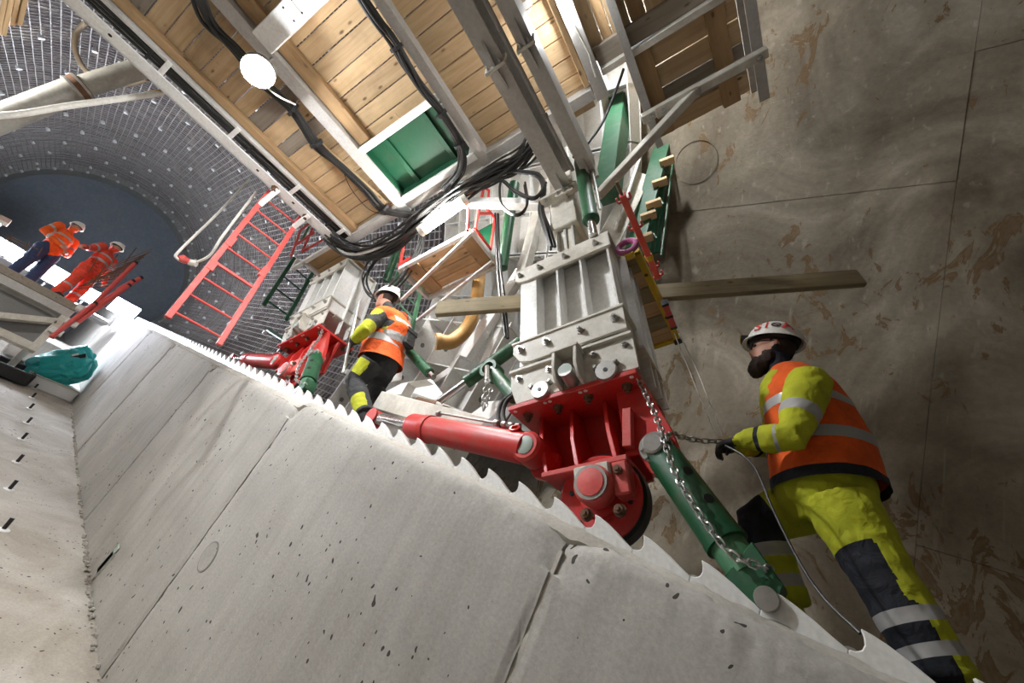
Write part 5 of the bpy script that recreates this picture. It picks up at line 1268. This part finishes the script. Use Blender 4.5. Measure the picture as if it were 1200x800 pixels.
def person(label, J, mats, rule, voxel, vest=None, beard=False, glasses=False, headlamp=False, chin=True, fold=0.006, bulk=1.0, hairm='hair', cutt={}, hipk=1.0):
    pel, che, nec, hea = J['pel'], J['che'], J['nec'], J['hea']
    lat, bf = J['lat'].normalized(), J['bf'].normalized(); hf, hu = J['hf'].normalized(), J['hu'].normalized(); hl = hu.cross(hf).normalized()
    base = min([l[2] for l in J['legs']], key=lambda p: p.z)
    root = thing('person', label, 'person', V((pel.x, pel.y, base.z-0.1)))
    up_ = (che-pel).normalized(); m = MB(); segs = []
    def R(c, w_, d_): return (c, lat*w_, (bf - up_*bf.dot(up_)).normalized()*d_*bulk)
    prof = [(pel-up_*0.14, .13*hipk, .115*hipk), (pel-up_*0.06, .165*hipk, .14*hipk), (pel+up_*0.03, .18*hipk, .15*hipk), (lerp(pel, che, .5), .172, .145), (che, .192, .15), (lerp(che, nec, .45), .185, .13), (lerp(che, nec, .78), .125, .085), (nec, .066, .066)]
    m.rings([R(*q) for q in prof], 24); segs.append(('torso', pel, nec, 0.15))
    m.tube([nec-up_*0.04, hea-hu*0.04], 0.060, 14); segs.append(('neck', nec+up_*0.02, hea-hu*0.10, 0.055))
    m.ell(hea, hl*0.077, hf*0.097, hu*0.118, 22, 16); m.ell(hea+hf*0.028-hu*0.065, hl*0.060, hf*0.068, hu*0.055, 16, 10)
    m.ell(hea+hf*0.101-hu*0.018, hl*0.013, hf*0.020, hu*0.026, 10, 8); m.ell(hea+hf*0.083-hu*0.02, hl*0.045, hf*0.016, hu*0.03, 10, 8)
    m.ell(hea+hf*0.085+hu*0.022, hl*0.055, hf*0.016, hu*0.012, 10, 8); m.ell(hea+hf*0.088-hu*0.055, hl*0.026, hf*0.014, hu*0.013, 10, 8)
    for s in (-1, 1): m.ell(hea+hl*0.079*s-hf*0.008-hu*0.012, hl*0.012, hf*0.021, hu*0.033, 10, 8)
    segs.append(('head', hea-hu*0.07, hea+hu*0.04, 0.09))
    for i, (sh, el, wr, hd, pn, sd, cu) in enumerate(J['arms']):
        m.tube([sh, lerp(sh, el, .35), lerp(sh, el, .8), el, lerp(el, wr, .35), lerp(el, wr, .8), wr], [.082*bulk, .079*bulk, .068, .064, .064, .052, .046], 16)
        m.ell(sh, XV*.085*bulk, YV*.085*bulk, ZV*.085*bulk, 14, 10); m.tube([lerp(che, nec, .4), sh], [.10, .082], 14)
        hand(m, wr, hd, pn, sd, cu, 1.06); m.tube([wr - (wr-el).normalized()*0.03, wr+hd.normalized()*0.03], [.040, .032], 12)
        segs += [('uarm%d' % i, sh, el, .07), ('farm%d' % i, el, wr, .055), ('hand%d' % i, wr+hd.normalized()*0.02, wr+hd.normalized()*0.16, .035)]
    for i, (hp_, kn, an, fd_) in enumerate(J['legs']):
        fd_ = fd_.normalized()
        m.tube([hp_, lerp(hp_, kn, .3), lerp(hp_, kn, .8), kn, lerp(kn, an, .3), lerp(kn, an, .75), an], [q*bulk for q in (.114, .110, .092, .086, .088, .078, .078)], 18)
        m.ell(an - ZV*0.03, XV*.055, YV*.055, ZV*.07, 12, 8); sd = fd_.cross(ZV).normalized(); fu = sd.cross(fd_)
        m.rings([(an-fd_*0.075-fu*0.055, sd*0.036, fu*0.03), (an-fd_*0.03-fu*0.05, sd*0.042, fu*0.055), (an+fd_*0.06-fu*0.055, sd*0.047, fu*0.046), (an+fd_*0.13-fu*0.067, sd*0.05, fu*0.035), (an+fd_*0.18-fu*0.075, sd*0.038, fu*0.024)], 14)
        segs += [('thigh%d' % i, hp_, kn, .09), ('shin%d' % i, kn, an, .07), ('foot%d' % i, an-fu*0.055-fd_*0.05, an+fd_*0.16-fu*0.065, .045)]
    idx = {x: i for i, x in enumerate(mats)}
    def classify(p):
        best = None
        for (nm, a, b, r) in segs:
            ab = b-a; t = max(0, min(1, (p-a).dot(ab)/ab.length_squared)); d = (p-(a+ab*t)).length - r
            if best is None or d < best[0]: best = (d, nm, t)
        return idx[rule(best[1], best[2], p, J)]
    cuts = []
    for (nm, a, b, r) in segs:
        for q in cutt.get(nm, cutt.get(nm.rstrip('01'), ())): cuts.append((lerp(a, b, q), (b-a).normalized()))
    me = remesh(m, voxel, mats, classify, fold, 3, cuts)
    o = bpy.data.objects.new('body', me); COL.objects.link(o); me.transform(Matrix.Translation(-V(root['_org']))); o.parent = root
    # eyes, mouth
    for s in (-1, 1):
        MB().ell(hea+hf*0.086+hl*0.031*s+hu*0.004, hl*0.013, hf*0.010, hu*0.008, 10, 8).build('eye', 'eye', root)
    MB().ell(hea+hf*0.098-hu*0.055, hl*0.024, hf*0.008, hu*0.006, 12, 6).build('mouth', 'lip', root)
    # hair at the back and sides of the head under the helmet
    m = MB(); m.ell(hea-hf*0.012+hu*0.012, hl*0.081, hf*0.094, hu*0.112, 20, 12); me = m.mesh('hair', 0, True, V(root['_org'])); bm = bmesh.new(); bm.from_mesh(me)
    org = V(root['_org']); kill = [v_ for v_ in bm.verts if (v_.co+org-hea).dot(hf) > 0.02 or (v_.co+org-hea).dot(hu) < -0.06]
    bmesh.ops.delete(bm, geom=kill, context='VERTS'); bm.to_mesh(me); bm.free(); me.materials.append(MATS[hairm])
    o = bpy.data.objects.new('hair', me); COL.objects.link(o); o.parent = root
    if beard:
        m = MB(); m.ell(hea+hf*0.052-hu*0.098, hl*0.060, hf*0.060, hu*0.052, 18, 12); m.ell(hea+hf*0.075-hu*0.13, hl*0.045, hf*0.045, hu*0.055, 16, 10)
        for s in (-1, 1): m.ell(hea+hf*0.022-hu*0.070+hl*0.060*s, hl*0.015, hf*0.033, hu*0.045, 12, 8)
        bmh = remesh(m, 0.006, ['hair'], lambda p: 0, 0, 2)
        for v_ in bmh.vertices: v_.co += V((noise.noise(v_.co*60), noise.noise(v_.co*60+V((5, 5, 5))), noise.noise(v_.co*60+V((9, 1, 4)))))*0.005
        bmh.transform(Matrix.Translation(-org)); o = bpy.data.objects.new('beard', bmh); COL.objects.link(o); o.parent = root
    # helmet
    hc = hea + hu*0.058 - hf*0.008; rings = []
    for k in range(9):
        e = math.radians(90 - k*11.2); rings.append((hc + hu*0.118*math.sin(e), hl*0.112*max(math.cos(e), .01), hf*0.138*max(math.cos(e), .01)))
    rings += [(hc + hu*-0.012, hl*0.115, hf*0.141), (hc - hu*0.018 + hf*0.008, hl*0.120, hf*0.154), (hc - hu*0.026 + hf*0.009, hl*0.121, hf*0.156), (hc - hu*0.018 + hf*0.004, hl*0.112, hf*0.138), (hc+hu*0.03, hl*0.105, hf*0.13)]
    hel = MB().rings(rings, 36).build('helmet', 'helmet_white', root)
    MB().tube([hc + hu*0.02 - hf*0.136, hc+hu*0.075-hf*0.112, hc+hu*0.113-hf*0.04, hc+hu*0.119+hf*0.03, hc+hu*0.09+hf*0.1], 0.012, 8).build('helmet_ridge', 'helmet_white', hel)
    MB().rings([(hc - hu*0.004, hl*0.100, hf*0.124), (hc - hu*0.020, hl*0.096, hf*0.118), (hc-hu*0.030-hf*0.03, hl*0.086, hf*0.085)], 28).build('harness', 'black', hel)
    if chin:
        for s in (-1, 1): MB().tube([hc-hu*0.03+hl*0.09*s, hea-hu*0.05+hl*0.084*s+hf*0.01, hea-hu*0.122+hl*0.03*s+hf*0.03, hea-hu*0.128+hf*0.035], 0.005, 6).build('chin_strap', 'black', hel)
    if headlamp:
        p = hc + hf*0.15 + hu*0.012
        hb = MB(); hb.hexa(p, hf*0.022, hl*0.026, hu*0.019); hb.build('headlamp', 'black', hel, 0.004)
        MB().hexa(p+hf*0.022+hu*0.001, hf*0.004, hl*0.022, hu*0.014).build('headlamp_lens', 'yellow', hel, 0.002)
    if glasses:
        g = MB()
        for s in (-1, 1):
            c = hea+hf*0.106+hl*0.034*s+hu*0.004
            g.tube([c + (hl*math.cos(q)*0.026 + hu*math.sin(q)*0.019) for q in [2*math.pi*i/16 for i in range(16)]], 0.0035, 6, False, True)
            g.tube([c+hl*0.026*s, hea+hl*0.083*s+hf*0.06+hu*0.008, hea+hl*0.085*s-hf*0.005+hu*0.006], 0.0035, 6)
        g.tube([hea+hf*0.106+hl*0.008+hu*0.006, hea+hf*0.108-hl*0.008+hu*0.006], 0.003, 6)
        g.build('glasses', 'black', root)
    if vest:
        fwd = (bf - up_*bf.dot(up_)).normalized(); H = (nec-pel).length
        def vr(t, k=1.0):
            key = vest['prof']; t_in = t; t = max(key[0][0], min(key[-1][0], t))
            for a, b in zip(key, key[1:]):
                if a[0] <= t <= b[0]+1e-6:
                    q = (t-a[0])/(b[0]-a[0]); w_ = lerp(a[1], b[1], q); d_ = lerp(a[2], b[2], q); s_ = lerp(a[3], b[3], q); break
            return (lerp(pel, nec, t_in) + fwd*s_, lat*w_*k, fwd*d_*k)
        T = [q[0] for q in vest['prof']]; t0, t1 = T[0], T[-1]
        def band(ta, tb, k, name, mt, nn=3):
            mm = MB(); rs_ = [vr(lerp(ta, tb, i/nn), k) for i in range(nn+1)]; mm.rings(rs_, 40, False)
            for i in range(len(mm.v)):
                p = mm.v[i]; c = rs_[i//40][0]; d = (p-c).normalized()
                mm.v[i] = p + d*0.012*(noise.noise(V((p.x*6, p.y*6, p.z*5))) + 0.5*noise.noise(p*17))
            return mm.build(name, mt, root)
        vb = band(t0, t1, 1.0, 'vest', vest['mat'], 16)
        for (ta, tb) in vest['bands']: band(ta, tb, 1.012, 'reflective_band', 'reflective')
        for (ta, tb, mt) in vest.get('trim', ()): band(ta, tb, 1.006, 'trim', mt)
    return root, dict(hc=hc, hf=hf, hu=hu, hl=hl, hel=hel, hea=hea)
# ---- bearded worker on the right
yb = -2.30
J = dict(pel=PY(966, 578, yb), che=PY(935, 472, yb), nec=PY(919, 434, yb), hea=PY(906, 410, yb), lat=YV, bf=V((1, 0.05, 0)), hf=V((1, 0.12, 0.34)), hu=V((-0.36, 0.0, 1)),
    arms=[(PY(947, 452, -2.10), PY(929, 512, -1.98), PY(872, 515, -2.02), V((1, 0.0, 0.0)), V((0, -0.4, -1)), V((0, -1, 0.5)), 0.75),
          (PY(921, 458, -2.50), PY(905, 520, -2.46), PY(868, 523, -2.22), V((1, 0.4, 0.0)), V((0, 0.3, -1)), V((0, 1, 0.5)), 0.8)],
    legs=[(PY(983, 588, -2.19), PY(1042, 688, -2.14), PY(1112, 800, -2.12), V((1, 0, 0.35))),
          (PY(948, 588, -2.40), PY(888, 612, -2.38), PY(925, 712, -2.40), V((1, 0, 0.5)))])
def rule_r(nm, t, p, J):
    if nm in ('head', 'neck'): return 'skin' if nm == 'head' or t > 0.8 else 'navy'
    if nm == 'torso': return 'navy' if t > 0.95 else 'hv_yellow'
    if nm[:4] == 'uarm': return 'reflective' if (0.52 < t < 0.68) else 'hv_yellow'
    if nm[:4] == 'farm': return 'reflective' if 0.10 < t < 0.30 else ('navy' if t > 0.62 and t < 0.72 else 'hv_yellow')
    if nm[:4] == 'hand': return 'glove'
    if nm[:5] == 'thigh':
        if nm[-1] == '0': return 'hv_yellow' if (t < 0.62 or p.x < lerp(J['legs'][0][0], J['legs'][0][1], t).x - 0.02) else 'navy'
        return 'hv_yellow' if t < 0.72 else 'navy'
    if nm[:4] == 'shin':
        i = int(nm[-1]); a, b = J['legs'][i][1], J['legs'][i][2]; back = p.x < lerp(a, b, t).x - 0.035
        if 0.30 < t < 0.46 or 0.66 < t < 0.80: return 'reflective'
        if i == 1: return 'navy' if t < 0.3 else 'hv_yellow'
        return 'hv_yellow' if back else 'navy'
    return 'black'
root, H = person('bearded worker with glasses in orange vest over yellow workwear holding a chain', J, ['skin', 'hv_yellow', 'navy', 'reflective', 'glove', 'black'], rule_r, 0.0075,
    vest=dict(mat='hv_orange', prof=[(0.06, .228, .224, -0.02), (0.35, .222, .206, -0.035), (0.6, .22, .188, -0.035), (0.78, .215, .172, -0.03), (0.92, .16, .12, -0.025), (0.985, .105, .085, -0.01)], bands=[(0.26, 0.345), (0.56, 0.635)], trim=[(0.0, 0.07, 'navy')]),
    beard=True, glasses=True, headlamp=True, chin=False, bulk=1.14, hipk=1.16, cutt=dict(uarm=(.52, .68), farm=(.10, .30, .62, .72), shin=(.30, .46, .66, .80), thigh0=(.62,), thigh1=(.72,), torso=(.95,)))
# lettering on the helmet: S I (ring) A
def helmet_text(H, items):
    hc, hf, hu, hl, hel = H['hc'], H['hf'], H['hu'], H['hl'], H['hel']; org = V(root_of(hel)['_org'])
    for ch_, az, size, mt, el in items:
        if ch_ == 'O':
            m = MB(); pts = [(math.cos(q)*0.020, math.sin(q)*0.016) for q in [2*math.pi*i/24 for i in range(24)]]; m.tube([V((x, y, 0)) for x, y in pts], 0.0045, 6, False, True); m.bar(V((-0.012, 0.008, 0)), V((0.014, -0.010, 0)), 0.007, 0.005)
            me = m.mesh('emblem')
        else:
            cu = bpy.data.curves.new('t', 'FONT'); cu.body = ch_; cu.size = size; cu.align_x = 'CENTER'; cu.align_y = 'CENTER'; cu.extrude = 0.001; cu.offset = 0.0012
            to = bpy.data.objects.new('t', cu); COL.objects.link(to); dg = bpy.context.evaluated_depsgraph_get(); me = bpy.data.meshes.new_from_object(to.evaluated_get(dg)); bpy.data.objects.remove(to)
        for v_ in me.vertices:
            A = az + v_.co.x/0.13; E_ = el + v_.co.y/0.118; r = 1.035 + v_.co.z*2
            # azimuth measured from the wearer's left side towards the back
            d = (hl*math.cos(A)*0.112 - hf*math.sin(A)*0.138)*math.cos(E_) + hu*0.118*math.sin(E_)
            v_.co = hc + d*r - org
        me.materials.clear(); me.materials.append(MATS[mt]); o = bpy.data.objects.new('emblem' if ch_ == 'O' else 'letter', me); COL.objects.link(o); o.parent = hel
helmet_text(H, [('S', -0.68, 0.085, 'decal_red', 0.34), ('I', -0.32, 0.085, 'decal_red', 0.36), ('O', 0.03, 0.05, 'decal_dark', 0.36), ('A', 0.45, 0.088, 'decal_red', 0.34)])
# chain in his hand
hk = chain(smooth_path([PY(846, 517, -2.03), PY(820, 516, -2.0), PY(800, 512, -1.95), PY(788, 508, -1.88), PY(778, 512, -1.76)], 4), 'rusty hook chain pulled tight by the bearded worker')
t = thing('hand_rope', 'thin cord hanging from the gloved hand of the bearded worker', 'cord', PY(868, 525, -1.98))
MB().tube(smooth_path([PY(850, 522, -1.99), PY(870, 533, -1.95), PY(887, 552, -1.93), PY(905, 595, -1.9), PY(935, 655, -1.85), PY(965, 700, -1.8), PY(1008, 742, -1.73)], 5), 0.005, 8).build('cord', 'rubber', t)
# ---- middle worker
ym = -2.02
J = dict(pel=PY(446, 424, ym), che=PY(464, 385, ym), nec=PY(460, 364, ym), hea=PY(452, 351, ym+0.02), lat=V((0.35, 1, 0)), bf=V((1, -0.35, 0.0)), hf=V((1, 0.15, 0.15)), hu=V((-0.25, 0, 1)),
    arms=[(PY(447, 368, ym+0.20), PY(428, 386, ym+0.32), PY(414, 400, ym+0.28), V((0.6, 0, -0.8)), V((0, -1, 0)), V((1, 0, 0.3)), 0.9),
          (PY(470, 374, ym-0.20), PY(468, 396, ym-0.32), PY(452, 402, ym-0.28), V((0.6, 0, -0.7)), V((0, 1, 0)), V((1, 0, 0.3)), 0.6)],
    legs=[(PY(436, 424, ym+0.10), PY(416, 448, ym+0.12), PY(428, 486, ym+0.10), V((1, 0.1, 0.4))),
          (PY(455, 426, ym-0.12), PY(440, 455, ym-0.16), PY(447, 478, ym-0.14), V((1, 0.0, 0.4)))])
def rule_m(nm, t, p, J):
    if nm == 'head': return 'skin'
    if nm == 'neck': return 'dark_cloth' if t < 0.6 else 'skin'
    if nm == 'torso': return 'dark_cloth' if t > 0.97 or t < 0.03 else ('reflective' if (0.22 < t < 0.34 or 0.52 < t < 0.63) else 'hv_orange')
    if nm[:4] == 'uarm': return 'hv_orange' if t < 0.12 or nm[-1] == '1' else 'hv_yellow' if (t > 0.75 or noise.noise(p*6) > 0.12) else 'dark_cloth'
    if nm[:4] == 'farm': return 'dark_cloth' if t > 0.8 else 'hv_yellow'
    if nm[:4] == 'hand': return 'glove'
    if nm == 'thigh0': return 'hv_yellow' if (0.12 < t < 0.75 and (p - lerp(J['legs'][0][0], J['legs'][0][1], t)).dot(V((0.1, 1, 0.2))) > 0.035 and noise.noise(p*5) > -0.25) else 'dark_cloth'
    if nm == 'shin0': return 'hv_yellow' if 0.55 < t < 0.92 and (p - lerp(J['legs'][0][1], J['legs'][0][2], t)).dot(YV) > 0.03 else 'dark_cloth'
    if nm[:4] in ('shin', 'thig'): return 'dark_cloth'
    return 'black'
rm_, Hm = person('worker in orange vest and dark trousers climbing beside the upper wheel bracket', J, ['skin', 'hv_yellow', 'dark_cloth', 'glove', 'black', 'hv_orange', 'reflective'], rule_m, 0.010,
    vest=dict(mat='hv_orange', prof=[(-0.02, .215, .20, -0.01), (0.3, .21, .195, 0), (0.6, .215, .19, 0), (0.8, .22, .17, 0), (0.95, .14, .11, 0)], bands=[(0.22, 0.34), (0.52, 0.63)]), chin=False, cutt=dict(farm=(.8,), uarm=(.12, .75), thigh0=(.12, .75), shin0=(.55, .92)))
t = thing('pry_bar', 'thin steel bar gripped by the middle worker', 'bar', PY(402, 436, ym+0.30))
MB().cyl(PY(421, 352, ym+0.30), PY(402, 437, ym+0.30), 0.013, 8).build('bar', 'steel', t)
P = PY(478, 397, ym-0.10)
tp_ = MB().hexa(P, XV*0.05 + ZV*0.01, YV*0.07, ZV*0.11).build('tool_pouch', 'glove', rm_, 0.02)
MB().hexa(P + ZV*0.07, XV*0.055, YV*0.074, ZV*0.035).build('pouch_flap', 'glove', tp_, 0.012)
# ---- two men on the access platform
def stander(label, foot, h, fx, lean, mats, top, legs, hd, armpose, vestp=None):
    f = V(fx).normalized(); l = ZV.cross(f).normalized(); s = h/1.78; L = V(lean)
    def q(up__, fw=0, lt=0): return foot + ZV*up__*s + f*fw*s + l*lt*s + L*up__*s
    arms = []
    for sg, (e, w_) in zip((1, -1), armpose):
        sh = q(1.42, 0, 0.19*sg); el = q(*e); wr = q(*w_); arms.append((sh, el, wr, (wr-el).normalized(), -l*sg, f, 0.6))
    J = dict(pel=q(0.95), che=q(1.28), nec=q(1.49), hea=q(1.63, 0.03), lat=l, bf=f, hf=V(hd), hu=ZV - V(hd)*V(hd).normalized().z, arms=arms,
        legs=[(q(0.92, 0, 0.10), q(0.5, 0.03, 0.13), q(0.09, -0.01, 0.15), f), (q(0.92, 0, -0.10), q(0.5, 0.03, -0.13), q(0.09, -0.01, -0.15), f)])
    def rule(nm, t, p, J):
        if nm == 'head': return 'skin'
        if nm == 'neck': return top if t < 0.7 else 'skin'
        if nm == 'torso': return 'reflective' if (0.27 < t < 0.36 or 0.56 < t < 0.63) else top
        if nm[:4] == 'uarm': return 'reflective' if 0.45 < t < 0.6 else top
        if nm[:4] == 'farm': return 'reflective' if 0.35 < t < 0.5 else top
        if nm[:4] == 'hand': return 'skin'
        if nm[:4] in ('thig', 'shin'): return 'reflective' if nm[:4] == 'shin' and 0.4 < t < 0.5 and legs != 'denim' else legs
        return 'black'
    return person(label, J, mats, rule, 0.014, None, fold=0.012, bulk=1.15, cutt=dict(torso=(.27, .36, .56, .63), uarm=(.45, .6), farm=(.35, .5), shin=(.4, .5)))
h1 = PX(99, 264, 11.35); h2 = PX(143, 286, 11.15)
stander('man in orange jacket and blue trousers standing on the access platform', V((h1.x, h1.y+0.03, ZE)), max(1.7, h1.z-ZE-0.04), (-0.8, -0.55, 0), (0, 0.03, 0), ['skin', 'hv_orange', 'denim', 'reflective', 'black'], 'hv_orange', 'denim', (-0.75, -0.6, -0.25),
        (((1.13, -0.02, 0.30), (0.98, 0.20, 0.12)), ((1.13, -0.02, -0.30), (1.0, 0.22, -0.10))))
stander('man in red jacket and red trousers leaning towards the red pipe railing', V((h2.x, h2.y+0.05, ZE)), max(1.7, h2.z-ZE-0.04), (-0.75, -0.65, 0), (0, 0.0, 0), ['skin', 'hv_red', 'reflective', 'black'], 'hv_red', 'hv_red', (-0.6, -0.75, -0.2),
        (((1.15, -0.05, 0.34), (0.92, 0.05, 0.36)), ((1.15, 0.0, -0.36), (0.98, 0.10, -0.55))))
# ------------------------------------------------------------------ tidy
for o in bpy.data.objects:
    if '_org' in o: del o['_org']
